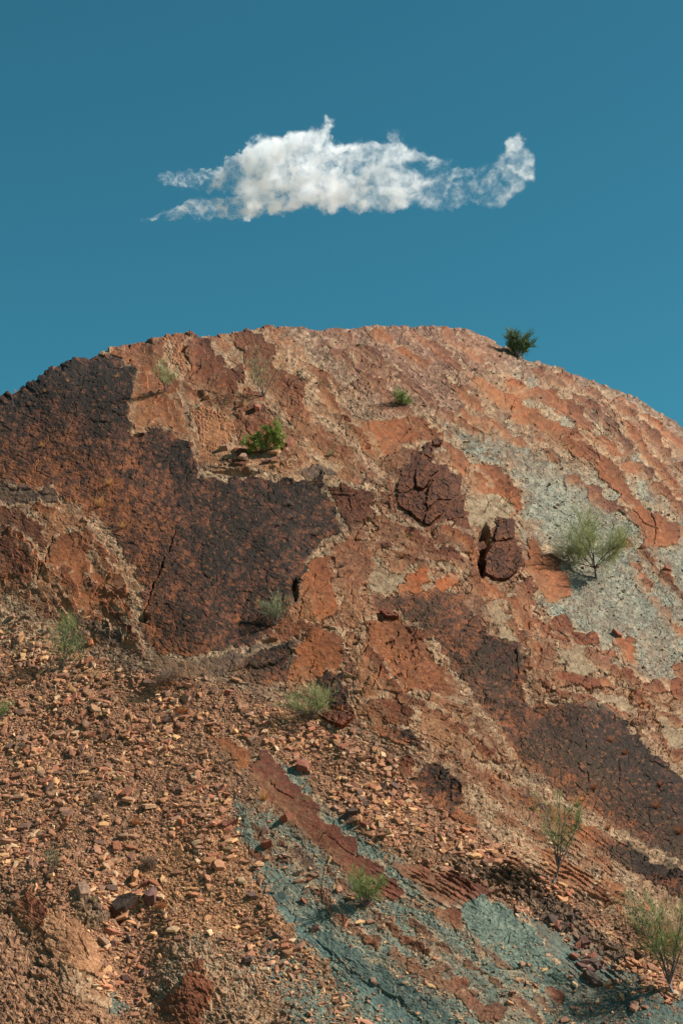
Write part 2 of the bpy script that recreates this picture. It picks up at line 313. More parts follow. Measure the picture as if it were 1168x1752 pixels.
 ('red', .2, [(429,1302),(456,1290),(478,1308),(488,1329),(509,1343),(519,1364),(540,1376),(546,1398),(564,1415),(581,1417),(612,1432),(612,1463),(649,1479),(663,1504),(688,1528),(683,1541),(648,1539),(592,1505),(562,1467),(531,1440),(500,1413),(462,1375),(424,1335)], 1, 6),
 ('red', .2, [(668,1470),(694,1477),(754,1490),(810,1507),(853,1530),(810,1544),(754,1552),(726,1532),(689,1502)], .95, 5),
 ('brown', .12, [(732,1561),(785,1550),(789,1596),(758,1582)], .95, 4),
 ('brown', .1, [(700,1538),(730,1550),(728,1562),(704,1552)], .95, 3),
 ('teals', .10, [(788,1551),(831,1537),(862,1555),(909,1585),(943,1645),(978,1690),(942,1672),(882,1659),(839,1638),(796,1612)], 1, 5),
 ('shale', .1, [(668,1432),(700,1440),(760,1452),(860,1490),(940,1532),(1020,1582),(1085,1640),(1050,1650),(980,1602),(900,1562),(850,1522),(780,1492),(700,1472)], .8, 3),
 ('red', .1, [(930,1684),(950,1688),(960,1700),(959,1724),(942,1706)], .95, 3),
 ('brown', .14, [(668,1618),(700,1638),(716,1651),(740,1661),(756,1679),(790,1677),(802,1694),(819,1704),(823,1721),(861,1724),(864,1740),(845,1756),(812,1742),(790,1714),(760,1702),(735,1691),(705,1669),(668,1642)], .85, 5),
 ('brown', .14, [(613,1587),(650,1605),(650,1622),(625,1614)], .9, 4),
 ('brown', .1, [(565,1560),(590,1563),(592,1580),(575,1578)], .8, 4),
 ('brown', .1, [(538,1517),(569,1527),(566,1538),(540,1530)], .9, 3),
 ('brown', .08, [(430,1455),(448,1460),(442,1480),(428,1472)], .9, 3),
 ('brown', .08, [(478,1430),(510,1450),(540,1480),(536,1500),(510,1480),(486,1455)], .6, 4),
 ('brown', .08, [(700,1600),(728,1612),(748,1630),(760,1650),(735,1640),(712,1622)], .6, 3),
 ('brown', .08, [(800,1612),(822,1616),(830,1640),(815,1634)], .8, 3),
 ('bluet', -.12, [(440,1500),(470,1530),(493,1557),(541,1605),(586,1647),(631,1683),(700,1724),(730,1760),(690,1760),(640,1715),(575,1655),(530,1612),(480,1560),(450,1520)], 1, 2),
 ('deept', .06, [(450,1508),(480,1528),(516,1567),(562,1597),(604,1616),(624,1640),(690,1680),(800,1760),(740,1760),(700,1722),(631,1680),(586,1644),(541,1602),(493,1554)], .95, 3),
 ('tan', .3, [(87,1548),(120,1569),(148,1593),(158,1617),(173,1638),(180,1671),(183,1690),(145,1666),(105,1650),(68,1611),(80,1581)], 1, 3),
 ('rust', .35, [(27,1545),(45,1529),(66,1535),(86,1569),(80,1597),(66,1609),(48,1588),(26,1563)], .9, 3),
 ('greyrk', .4, [(114,1546),(150,1540),(184,1558),(190,1588),(151,1592),(130,1573)], 1, 2),
 ('pale', .15, [(105,1653),(163,1680),(194,1701),(184,1727),(139,1708),(108,1680)], .85, 3),
 ('teals', .2, [(182,1690),(206,1705),(220,1735),(190,1735)], .8, 2),
 ('rust', .3, [(325,1667),(353,1671),(358,1701),(340,1760),(245,1760),(256,1740),(274,1716),(310,1689)], .95, 4),
 ('rust', .2, [(308,1652),(337,1640),(344,1657),(318,1660)], .9, 3),
 ('orange', .1, [(150,612),(215,588),(264,576),(285,590),(270,600),(283,640),(310,640),(310,668),(290,682),(300,702),(318,736),(330,757),(300,746),(272,722),(240,738),(226,735),(230,700),(232,630),(207,628),(212,605),(185,612)], .7, 3),
 ('scaly', .12, [(262,576),(326,570),(332,600),(336,632),(310,640),(298,620),(285,600)], 1, 3),
 ('scaly', .18, [(322,702),(350,700),(398,714),(401,750),(372,772),(350,766),(336,742)], 1, 4),
 ('brown', .25, [(326,572),(360,580),(370,606),(390,614),(393,630),(411,632),(426,645),(406,664),(403,682),(390,706),(370,704),(352,691),(367,678),(347,663),(311,658),(321,624)], .95, 5),
 ('rust', .25, [(404,692),(450,698),(480,705),(492,720),(480,762),(410,762),(400,740)], .8, 3),
 ('brown', .18, [(390,572),(424,562),(452,580),(475,609),(470,632),(494,634),(528,650),(516,681),(530,704),(533,724),(553,724),(580,740),(602,768),(636,790),(646,822),(620,812),(580,787),(537,760),(501,724),(480,699),(460,668),(424,637),(408,598)], .85, 8),
 ('oranges', .05, [(455,799),(532,781),(493,815),(470,812)], .8, 3),
 ('dkgrey', .15, [(496,812),(539,785),(557,791),(571,815),(530,818)], .95, 3),
 ('orange', .06, [(757,708),(790,706),(846,708),(844,722),(815,745),(790,735),(765,720)], .6, 5),
 ('orange', .05, [(620,563),(660,569),(720,608),(752,624),(746,632),(700,607),(650,582)], .6, 3),
 ('orange', .05, [(690,563),(730,574),(762,600),(802,640),(790,642),(750,608),(715,582)], .6, 3),
 ('brown', .05, [(596,600),(630,590),(660,620),(680,650),(650,660),(610,640)], .4, 3),
]
# long thin beds: kind, height, line of the broken upper edge, width, opacity
BANDS = [('brown',.14,[(905,618),(960,650),(1010,690),(1060,740),(1100,790),(1140,840),(1200,900)],15,.8),('orange',.12,[(940,632),(1000,662),(1050,700),(1090,745),(1130,800),(1200,880)],11,.8),
 ('brown',.12,[(1000,655),(1060,690),(1100,720),(1130,755),(1200,830)],13,.8),('orange',.10,[(1050,672),(1095,700),(1140,738),(1200,790)],9,.8),('orange',.12,[(1060,905),(1085,940),(1100,980),(1120,1020),(1150,1060),(1200,1100)],12,.85),
 ('brown',.12,[(1100,935),(1130,975),(1200,1060)],10,.8),('rust',.14,[(905,1050),(950,1085),(1000,1110),(1050,1140),(1100,1165),(1200,1200)],15,.8),('brown',.10,[(545,572),(600,610),(660,662),(700,700),(770,742)],18,.6),
 ('orange',.10,[(640,560),(700,598),(760,642),(820,692),(870,735),(920,770)],13,.7),('brown',.10,[(590,560),(650,610),(710,660),(770,705),(830,745)],12,.55),('orange',.08,[(760,562),(810,600),(850,640),(900,660)],10,.6),
 ('brown',.16,[(700,905),(745,935),(800,960),(830,1000),(860,1030),(890,1070),(905,1100)],20,.9),('orange',.12,[(760,900),(800,925),(840,1000),(880,1030),(910,1075),(930,1130)],12,.8),('brown',.14,[(600,1075),(640,1120),(680,1180),(730,1210),(790,1232)],14,.8),
 ('pale',.04,[(735,1098),(772,1148),(812,1203),(852,1253),(884,1302)],11,.85),('pale',.05,[(800,1292),(860,1322),(930,1352),(1000,1390),(1060,1425),(1130,1462),(1200,1490)],13,.85),('brown',.14,[(740,1215),(800,1250),(840,1292)],15,.8),
 ('pale',.03,[(105,855),(150,872),(190,925),(215,965),(235,1010),(246,1060)],8,.8),('orange',.14,[(60,862),(120,880),(165,925),(190,965),(215,1010),(232,1060)],15,.85),('orange',.12,[(0,900),(60,930),(90,980),(120,1030),(180,1060)],14,.8),
 ('brown',.12,[(150,985),(180,1030),(215,1070),(245,1100)],14,.85),('pale',.03,[(290,590),(303,640),(316,690),(338,748)],7,.8),('pale',.03,[(396,598),(440,668),(482,718),(530,768),(572,800)],9,.85),('pale',.03,[(492,600),(532,650),(542,700),(592,745),(640,802)],11,.8),
 ('orange',.12,[(520,600),(552,640),(575,690),(612,735),(640,770)],13,.7),('brown',.08,[(700,1570),(760,1620),(820,1660),(880,1700),(930,1750)],9,.8),('brown',.09,[(560,1480),(620,1540),(680,1590),(740,1640),(800,1690)],10,.8),
 ('brown',.08,[(640,1560),(700,1610),(760,1650)],8,.8),('brown',.09,[(480,1440),(520,1500),(580,1560),(640,1612)],9,.8),('brown',.08,[(800,1600),(850,1640),(910,1690),(960,1740)],7,.7),('deept',.05,[(640,1640),(720,1700),(790,1750)],14,.8),
 ('brown',.08,[(430,1400),(470,1460),(520,1510)],9,.8),('rust',.14,[(900,1130),(940,1180),(1000,1195),(1060,1210),(1100,1240),(1160,1290)],10,.8),('orange',.14,[(1030,1160),(1080,1180),(1120,1215),(1200,1260)],10,.8),
 ('orange',.12,[(850,1392),(910,1420),(980,1460),(1050,1510),(1120,1550)],14,.7),('brown',.1,[(630,920),(670,940),(710,960),(760,975),(800,985)],12,.8),('brown',.1,[(810,800),(850,850),(900,900),(940,930)],8,.0)]
P += [('purple', .10, [(720,764),(741,762),(742,792),(768,810),(787,816),(790,890),(768,894),(758,896),(735,904),(720,898),(703,882),(684,871),(676,845),(684,808)], 1, 2), ('purple', .10, [(850,889),(881,891),(880,926),(893,950),(883,986),(866,996),(844,996),(826,984),(826,956),(842,926)], 1, 2), ('purple', .12, [(735,900),(790,892),(808,900),(810,940),(800,955),(760,950)], .8, 3)]
P += [(k_, h_, pts_ + [(x_ - .707 * w_, y_ + .707 * w_) for x_, y_ in pts_[::-1]], o_, 5, (pts_, w_)) for k_, h_, pts_, w_, o_ in BANDS]
# open joints: width px, depth m, line
CR = [(2.6,.35,[(299,908),(289,945),(276,972),(262,1005),(252,1035),(243,1058)]),(1.6,.1,[(299,908),(340,900),(410,880)]),
 (1.5,.12,[(458,825),(460,880),(458,930),(455,1000)]),(1.6,.12,[(330,800),(310,840),(285,880),(250,900)]),(1.3,.08,[(126,700),(150,640),(190,610)]),
 (1.4,.1,[(47,712),(92,735),(70,775),(56,820)]),(1.4,.08,[(92,735),(120,700),(140,670)]),(1.4,.08,[(0,690),(40,682),(100,668),(180,655)]),
 (1.4,.09,[(226,750),(212,780),(205,810)]),(1.4,.08,[(262,740),(240,780),(228,830)]),(1.4,.08,[(60,760),(120,740),(180,700),(228,690)]),
 (2.0,.2,[(682,1080),(668,1110),(655,1130),(640,1175),(630,1195)]),(1.8,.15,[(551,1085),(540,1110),(530,1150)]),(1.8,.2,[(881,1108),(884,1160)]),
 (1.5,.1,[(720,1090),(700,1130),(690,1180)]),(1.6,.12,[(905,1212),(1000,1215),(1020,1230)]),(1.6,.12,[(1020,1210),(1030,1230)]),(1.5,.12,[(1070,1290),(1130,1310),(1168,1330)]),
 (1.4,.1,[(1058,1300),(1056,1400)]),(1.4,.1,[(1000,1230),(1005,1340)]),(1.6,.14,[(945,820),(932,838)]),(1.8,.15,[(834,858),(826,885),(822,900)]),
 (1.5,.12,[(600,1000),(602,1040)]),(2.2,.2,[(622,895),(605,925),(640,925)]),(1.8,.15,[(560,850),(600,856),(636,846)]),(1.8,.15,[(600,880),(596,860)]),
 (1.8,.15,[(540,985),(520,1020),(510,1058)]),(1.8,.16,[(90,1552),(105,1590)]),(1.8,.16,[(110,1570),(128,1600),(150,1640)]),(1.6,.12,[(70,1610),(130,1640),(170,1680)]),
 (1.6,.15,[(455,1330),(470,1350),(500,1370)]),(1.5,.1,[(562,1420),(540,1440)]),(1.5,.1,[(560,1430),(600,1460),(610,1465)]),(2,.16,[(745,1500),(780,1515),(800,1530),(812,1526)]),(2,.14,[(700,1480),(730,1505),(740,1520)]),
 (1.6,.12,[(940,680),(960,700),(975,712)]),(1.6,.12,[(1080,875),(1100,895),(1125,905)]),(1.6,.12,[(1110,872),(1120,900),(1118,930)]),(3,.35,[(748,1388),(790,1412),(815,1416)]),
 (1.5,.1,[(150,985),(170,1000),(215,960)]),(1.5,.1,[(118,1060),(160,1020),(200,970)]),(2.2,.25,[(58,1005),(90,920)]),(1.4,.1,[(400,1120),(390,1152)])]
VADJ = [0.0]
def _x(c): return lin(c)[None, :]
def weather(X, Y, warp=True):
    """colour, outward displacement (m) and loose-stone density for points of the hillside"""
    X = X.astype(np.float32); Y = Y.astype(np.float32)
    x1, y1, r1, t1, e1 = voro(X, Y, 0, 16, 12, 1.4)
    x2, y2, r2, t2, e2 = voro(X, Y, 2, 7, -10, 1.4)
    x3, y3, r3, t3, e3 = voro(X, Y, 4, 3.6, 12, 1.5)
    Xq = .06 * X + .48 * x1 + .30 * x2 + .16 * x3; Yq = .06 * Y + .48 * y1 + .30 * y2 + .16 * y3
    n1 = fbm(X / 46, Y / 46, 1, 4); n2 = fbm(X / 11, Y / 8, 3, 4, .65)
    n3 = fbm(X / 3.2, Y / 2.6, 5, 2); n0 = fbm(X / 120, Y / 120, 2, 3)
    D = {}
    def kcol(k, idx):
        if k != V:
            if k not in D: D[k] = None
            c1, c2, c3 = [lin(c) for c in K[k][:3]]
            a = np.clip((n2[idx] - .5) * 3.2 + (n1[idx] - .5) * 2 + .4, 0, 1)[:, None]
            c = c1 * (1 - a) + c2 * a
            st = sm(.60, .78, fbm(X[idx] / 7 + Y[idx] / 15, Y[idx] / 2.6 - X[idx] / 9, 7, 3, .6))
            f = (((r3[idx] > .80) & (n2[idx] + .3 * r2[idx] > .5)) * .4 if K[k][5] > .015 else st * .7)[:, None]
            g = ((r3[idx] < .10))[:, None] * (.3 if K[k][5] > .015 else .12)
            c = c * (1 - f) + c3 * f
            c = c * (1 - g) + c2 * .6 * g
            gain = K[k][5] * 5
            c = c * (1 + (r3[idx] - .5) * (.25 + gain) + (n3[idx] - .5) * .35 + (r2[idx] - .5) * (.12 + gain * .6))[:, None]
            return c, K[k][3:7]
        x = X[idx]; y = Y[idx]; v = np.full(x.shape, .56, np.float32)
        for bx, by, rx, ry, a in VB: v += .8 * a * np.exp(-((x - bx) / rx) ** 2 - ((y - by) / ry) ** 2)
        st = fbm(x / 5 + y / 14, y / 42, 6, 3)          # run-off streaks
        s = v + .11 + VADJ[0] + (n1[idx] - .5) * 1.1 + (n2[idx] - .5) * 2.2 + (st - .5) * .6 + (r3[idx] - .5) * .45
        s = np.clip((s - .0) / 1.05, 0, 1)[:, None]
        lo, mid, hi = lin((150, 95, 62)), lin((94, 62, 48)), lin((47, 38, 30))
        c = np.where(s < .5, lo + (mid - lo) * s * 2, mid + (hi - mid) * (s - .5) * 2)
        f = ((r3[idx] + .45 * (n2[idx] - .5) - .22 * (v - .5) + .5 * (n3[idx] - .5)) > .86)[:, None] * .45
        c = c * (1 - f) + lin((150, 92, 60)) * f
        f = ((r2[idx] > .90) & (n3[idx] < .52) & (v < .75))[:, None] * .35
        c = c * (1 - f) + lin((165, 108, 72)) * f
        return c * (1 + (n3[idx] - .5) * .5 + (r3[idx] - .5) * .35)[:, None], (.03, .03, .014, .01)
    shp = X.shape
    X = X.ravel(); Y = Y.ravel(); Xq = Xq.ravel(); Yq = Yq.ravel()
    n0, n1, n2, n3 = [a.ravel() for a in (n0, n1, n2, n3)]
    r1, r2, r3, t1, t2, t3, e1, e2, e3 = [a.ravel() for a in (r1, r2, r3, t1, t2, t3, e1, e2, e3)]
    allidx = np.arange(X.size)
    col, k0 = kcol('gravel', allidx); rough = np.tile(np.array(k0, np.float32), (X.size, 1))
    h = np.zeros(X.size, np.float32)
    wob = (n1 - .5) * 2; wob2 = (n2 - .5) * 2
    for k, poly, soft in Z:
        p = np.array(poly); idx = np.where((X > p[:, 0].min() - 60) & (X < p[:, 0].max() + 60) & (Y > p[:, 1].min() - 60) & (Y < p[:, 1].max() + 60))[0]
        if not len(idx): continue
        d = sdf(Xq[idx] + wob[idx] * 26, Yq[idx] + wob2[idx] * 14, poly)
        m = sm(-soft, soft, d + (r2[idx] - .5) * soft * 1.6)[:, None]
        c, kr = kcol(k, idx); col[idx] = col[idx] * (1 - m) + c * m; rough[idx] = rough[idx] * (1 - m) + np.array(kr) * m
    # thin beds, each stained rust along its broken upper right edge and dusted pale towards the lower left
    str_w = np.zeros(X.size, np.float32)
    for a_, poly in ST:
        p = np.array(poly); idx = np.where((X > p[:, 0].min() - 40) & (X < p[:, 0].max() + 40) & (Y > p[:, 1].min() - 40) & (Y < p[:, 1].max() + 40))[0]
        if len(idx): str_w[idx] = np.maximum(str_w[idx], a_ * sm(-14, 14, sdf(X[idx] + wob[idx] * 20, Y[idx] + wob2[idx] * 10, poly)))
    gz = sm(-16, 16, sdf(X + wob * 20, Y + wob2 * 10, Z[2][1])); str_w *= 1 - .75 * gz
    for lay, (deg, per, seed, gain) in enumerate([(44, 60, 2, .75), (47, 34, 4, .95), (40, 20, 6, .85)]):
        ix = np.where(str_w > .02)[0]
        def ph(x, y):
            u, v = rot(x, y, deg); return -v / per + 1.5 * (fbm(x / 150, y / 150, seed, 2) - .5) * 90 / per + .35 * fbm(u / 60, v / 30, seed + 1, 3)
        a = .30; pq = ph(Xq[ix] + wob2[ix] * 3, Yq[ix] + wob2[ix] * 4); pr = ph(X[ix], Y[ix]); b = np.floor(pq); t = np.clip(pr - b, 0, 1)
        u, v = rot(X[ix], Y[ix], deg); bi = b.astype(np.int64) & 255
        pres = vnoise(u / 95 + bi * 7.7, bi * 3.3 + .5 + v * 0, seed + 2); pres = sm(.555, .60, pres + .16 * (n2[ix] - .5) + .05 * (r1[ix] - .5)) * str_w[ix]
        hue = TAB[seed][bi, (bi * 7 + 3) & 255]
        ca = lin((118, 68, 45)) * (1 - hue[:, None]) + lin((156, 90, 54)) * hue[:, None]; cd = lin((178, 146, 118))
        mixt = (np.clip(t + (n1[ix] - .5) * .8 + (n2[ix] - .5) * .5, 0, 1) ** 1.1)[:, None]; c = cd * (1 - mixt) + ca * mixt
        dk = (sm(.62, 1.0, t + (n2[ix] - .5) * .5) * .5)[:, None]; c = c * (1 - dk)
        c = c * (1 + (n3[ix] - .5) * .35 + (r3[ix] - .5) * .28 + (n2[ix] - .5) * .5)[:, None]
        op = (pres * sm(.12, .62, t + (n2[ix] - .5) * .5) * gain)[:, None]
        col[ix] = col[ix] * (1 - op) + c * op; h[ix] += pres * t * (.030 + .0011 * per); rough[ix] *= 1 - .45 * op
        nxt = vnoise(u / 95 + ((bi - 1) & 255) * 7.7, ((bi - 1) & 255) * 3.3 + .5 + v * 0, seed + 2); nr = sm(.555, .60, nxt) * str_w[ix] * np.exp(-t * per / 5.0) * sm(.30, .52, n2[ix]) * .9
        rc = lin((196, 166, 136)) * (1 + (r3[ix, None] - .5) * .6 + (n3[ix, None] - .5) * .4); col[ix] = col[ix] * (1 - nr[:, None]) + rc * nr[:, None]
    pale = lin((202, 172, 140)); pale2 = lin((176, 156, 130))
    for k, hh, poly, op, rim, *bnd in P:
        p = np.array(poly); idx = np.where((X > p[:, 0].min() - 30) & (X < p[:, 0].max() + 30) & (Y > p[:, 1].min() - 30) & (Y < p[:, 1].max() + 30))[0]
        if not len(idx): continue
        d = sdf(Xq[idx] + wob2[idx] * 5, Yq[idx] + wob[idx] * 5, poly)
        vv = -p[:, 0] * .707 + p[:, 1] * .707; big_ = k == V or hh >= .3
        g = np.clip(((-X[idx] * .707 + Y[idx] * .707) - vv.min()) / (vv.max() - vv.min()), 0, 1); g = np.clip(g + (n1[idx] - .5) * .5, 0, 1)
        gate = 1.0
        if bnd:
            pts, bw = bnd[0]; g = np.clip(seg(X[idx] + wob2[idx] * 5, Y[idx] + wob[idx] * 5, pts) / bw, 0, 1); d = d + bw * .25 * (vnoise(X[idx] / 22, Y[idx] / 22, 3) - .35) * 2.4; gate = sm(.24, .34, vnoise(X[idx] / 34 + bw, Y[idx] / 34, 1) + .2 * (r1[idx] - .5))
        d = d + (r1[idx] - .5) * 6 * (1 - g) + (r2[idx] - .5) * 3 * (1 - g)
        # crushed pale rim of the layer below, just outside the broken edge
        rm = np.exp(-((d + rim * .45) / (rim * .5)) ** 2) * (1 - .75 * g) * (d < .5) * sm(.36, .56, n2[idx] * .6 + n1[idx] * .5) * .9
        pc = pale * (n0[idx, None]) + pale2 * (1 - n0[idx, None]); pc = pc * (.92 + (r3[idx, None] - .5) * .5 + (n3[idx, None] - .5) * .4)
        col[idx] = col[idx] * (1 - rm[:, None]) + pc * rm[:, None]
        rough[idx, 2] += rm * .01; rough[idx, 3] += rm * .15
        w0 = (10 if big_ else 3 if bnd else 7) * sm(.45, .95, g) * (k not in ('tan', 'rust', 'greyrk', 'bright', 'bluet', 'deept', 'teals', 'grey2')); m = np.clip((d + .6 + w0) / (2 + 2 * w0), 0, 1); m = m * m * (3 - 2 * m) * gate
        VADJ[0] = -.55 * np.exp(-np.maximum(d, 0) / 22) * sm(.38, .62, g) + .16 * np.exp(-np.maximum(d, 0) / 30) * sm(.4, .2, g) if k == V else 0.0
        c, kr = kcol(k, idx); mo = (m * op)[:, None]; VADJ[0] = 0.0
        # sand and dust lie on part of a slab
        dust = (sm(.35, 1.1, g + (n2[idx] - .5) * .9) * (.12 if k == V else .0 if k in ('tan', 'purple', 'teals', 'deept', 'bluet', 'grey2', 'pale', 'scaly') else .5))[:, None]
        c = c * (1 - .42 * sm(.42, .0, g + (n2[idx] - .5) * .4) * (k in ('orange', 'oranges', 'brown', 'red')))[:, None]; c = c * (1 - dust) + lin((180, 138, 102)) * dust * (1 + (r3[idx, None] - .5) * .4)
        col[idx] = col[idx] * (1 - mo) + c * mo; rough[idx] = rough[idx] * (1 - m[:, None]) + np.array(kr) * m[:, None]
        h[idx] += hh * .42 * (1 - .75 * g) * m * (.92 + .16 * r1[idx] * (k != V))
        if k == 'scaly':
            es = voro(X[idx], Y[idx], 6, 5.2, 30, 1.15)[4]; h[idx] += m * .035 * sm(0, .6, es) * sm(.3, .6, n1[idx] + .15)
    # slope-parallel lamination: rows of broken bed edges running down to the right
    def lam(cx, cy, rx, ry, deg, period, amp):
        w = np.exp(-((X - cx) / rx) ** 2 - ((Y - cy) / ry) ** 2); ix = np.where(w > .03)[0]
        u, v = rot(X[ix], Y[ix], deg); ph = v / period + 1.1 * fbm(u / 60, v / 16, 4, 3) + .25 * r2[ix]
        fr = ph - np.floor(ph); hh = (fr ** 1.5) * amp * (.4 + 1.2 * TAB[1][np.floor(ph).astype(int) & 255, (np.floor(u / 15 + ph * 3).astype(int)) & 255])
        h[ix] += w[ix] * hh * .5 * sm(.35, .6, n1[ix] * .6 + .4 * vnoise(u / 30, v / 6, 2))
    lam(860, 1510, 180, 36, 31, 8, .24); lam(1060, 1650, 90, 40, 36, 9, .16); lam(640, 1280, 130, 35, 25, 8, .10)
    lam(1010, 1440, 120, 40, 34, 7, .07); lam(560, 1660, 70, 50, 42, 9, .05); lam(1060, 760, 130, 100, 40, 8, .07); lam(420, 790, 80, 28, 5, 7, .16)
    lam(880, 1190, 120, 40, 15, 9, .06); lam(740, 640, 160, 70, 38, 8, .05); lam(380, 1700, 90, 60, 70, 11, .10); lam(60, 1700, 80, 70, 60, 12, .08)
    # facets of broken rock at three sizes, fine bedding, gentle weathering
    rough[:, :3] *= .38
    h += rough[:, 0] * ((r1 - .5) * 1.2 + t1 * 2.0) + rough[:, 1] * ((r2 - .5) * 1.2 + t2 * 2.0) + rough[:, 2] * ((r3 - .5) * 1.2 + t3 * 2.0)
    h += .10 * (n1 - .5) + .028 * (n2 - .5) + (n3 - .5) * (.006 + rough[:, 2] * .5)
    gap = sm(.10, .0, e1) * rough[:, 0] * .9 + sm(.12, .0, e2) * rough[:, 1] * .9
    h -= gap
    for w, dp, pts in CR:
        p = np.array(pts); idx = np.where((X > p[:, 0].min() - 12) & (X < p[:, 0].max() + 12) & (Y > p[:, 1].min() - 12) & (Y < p[:, 1].max() + 12))[0]
        if not len(idx): continue
        d = seg(X[idx] + wob2[idx] * 5, Y[idx] + wob[idx] * 6, pts); h[idx] -= dp * .55 * sm(w * .75 * (.5 + n2[idx]), 0, d) * sm(.34, .52, vnoise(X[idx] / 17, Y[idx] / 17, 5) + .15 * (w > 2.1))
    # hollows
    for bx, by, rx, ry, a in [(828, 935, 9, 34, .9), (824, 965, 8, 18, .8), (245, 1060, 8, 8, .4), (236, 742, 10, 4, .3), (460, 1094, 14, 5, .3), (190, 1560, 14, 8, .5), (205, 1572, 14, 8, .5), (402, 808, 40, 4, .25), (345, 680, 8, 5, .25), (312, 600, 6, 5, .3), (505, 1010, 5, 20, .3)]:
        h -= a * sm(1.3, .5, np.sqrt(((X - bx + wob2 * 6) / rx) ** 2 + ((Y - by + wob * 6) / ry) ** 2))
    cz = np.exp(-np.maximum(Y - crest(X.astype(float)), 0) / 7.0); h += cz * (.22 * (r1 - .5) + .16 * (r2 - .5) + .1 * (n2 - .4)) * np.interp(X, [0, 600, 800, 1168], [1.1, .4, .5, .7])
    # fade relief to nothing right at the far crest line so that the outline stays
    return (np.clip(col * ALB, 0.004, .9).reshape(shp + (3,)), h.reshape(shp), np.clip(rough[:, 3], 0, 1).reshape(shp))

GC, GH, GD = weather(GX, GY)
GP = B + NB * (GH[..., None] * np.ones(3))

def rock_mat(name, bump=.35, rough=.92):
    m = bpy.data.materials.new(name); m.use_nodes = True; t = m.node_tree; N = t.nodes; L = t.links
    b = N['Principled BSDF']; b.inputs['Roughness'].default_value = rough; b.inputs['Specular IOR Level'].default_value = .25
    at = N.new('ShaderNodeAttribute'); at.attribute_name = 'albedo'
    tc = N.new('ShaderNodeTexCoord'); no = N.new('ShaderNodeTexNoise'); no.inputs['Scale'].default_value = 26; no.inputs['Detail'].default_value = 6; no.inputs['Roughness'].default_value = .7
    L.new(tc.outputs['Object'], no.inputs['Vector'])
    mr = N.new('ShaderNodeMapRange'); mr.inputs[1].default_value = .3; mr.inputs[2].default_value = .7; mr.inputs[3].default_value = .72; mr.inputs[4].default_value = 1.28
    L.new(no.outputs['Fac'], mr.inputs[0])
    mx = N.new('ShaderNodeVectorMath'); mx.operation = 'SCALE'; L.new(at.outputs['Color'], mx.inputs[0]); L.new(mr.outputs[0], mx.inputs['Scale'])
    L.new(mx.outputs[0], b.inputs['Base Color'])
    bp = N.new('ShaderNodeBump'); bp.inputs['Strength'].default_value = bump; bp.inputs['Distance'].default_value = .04
    L.new(no.outputs['Fac'], bp.inputs['Height']); L.new(bp.outputs[0], b.inputs['Normal'])
    return m
M_HILL = rock_mat('weathered_rock')

# far side of the hill: rows that fall away behind the crest, and a foot that runs into the ground
def build_hill():
    nx, ny = GX.shape
    cr = GP[:, 0, :].copy(); back = []
    az = (cr[:, 0]) / (cr[:, 1])
    for d in [.5, 1.2, 2.5, 4.5, 8, 14, 24, 40, 65]:
        q = cr.copy(); q[:, 1] += d; q[:, 0] += az * d; q[:, 2] -= .02 * d + .012 * d * d * 1.3
        q[:, 2] = np.maximum(q[:, 2], -2); back.append(q)
    foot = []; ft = GP[:, -1, :]
    for d in [1.0, 3.0, 7.0]:
        q = ft.copy(); q[:, 1] -= d; q[:, 2] -= d * .75; foot.append(q)
    rows = [b[:, None, :] for b in back[::-1]] + [GP] + [f[:, None, :] for f in foot]
    cb = [GC[:, :1, :]] * len(back) + [GC] + [GC[:, -1:, :]] * len(foot)
    A = np.concatenate(rows, 1); C = np.concatenate(cb, 1); ny2 = A.shape[1]
    i = np.arange((nx) * (ny2)).reshape(nx, ny2)
    f = np.stack([i[:-1, :-1], i[:-1, 1:], i[1:, 1:], i[1:, :-1]], -1).reshape(-1, 4)
    o = mesh_np('hill', A.reshape(-1, 3), f.ravel(), np.full(len(f), 4), M_HILL, col=C.reshape(-1, 3))
    return tag(o, 'rounded rocky hill of tilted rust, dark varnished and grey green rock layers', None, None, 'structure')
build_hill()

# valley floor
def ground():
    m = bpy.data.materials.new('valley_floor'); m.use_nodes = True; t = m.node_tree; b = t.nodes['Principled BSDF']; b.inputs['Roughness'].default_value = .95
    n = t.nodes.new('ShaderNodeTexNoise'); n.inputs['Scale'].default_value = .6; n.inputs['Detail'].default_value = 9
    tc = t.nodes.new('ShaderNodeTexCoord'); t.links.new(tc.outputs['Object'], n.inputs['Vector'])
    r = t.nodes.new('ShaderNodeValToRGB'); r.color_ramp.elements[0].color = (.16, .09, .055, 1); r.color_ramp.elements[1].color = (.36, .24, .15, 1)
    t.links.new(n.outputs['Fac'], r.inputs[0]); t.links.new(r.outputs[0], b.inputs['Base Color'])
    xs = np.linspace(-4000, 4000, 41); v = np.array([(x, y, 0) for x in xs for y in xs]); i = np.arange(41 * 41).reshape(41, 41)
    f = np.stack([i[:-1, :-1], i[1:, :-1], i[1:, 1:], i[:-1, 1:]], -1).reshape(-1, 4)
    tag(mesh_np('ground', v, f.ravel(), np.full(len(f), 4), m), None, None, None, 'structure')
ground()

# look-up of a point on the finished hillside
def locate(x, y):
    i = int(np.clip(np.searchsorted(gx, x), 1, len(gx) - 1)); pc = float(crest(np.array([x]))[0])
    j = int(np.clip(round((y - pc) / (1775 - pc) * (NV - 1)), 0, NV - 1))
    return Vector(GP[i, j]), Vector(NB[i, j])
def ppm(p): return F / p[1]                             # photo pixels per metre at a point

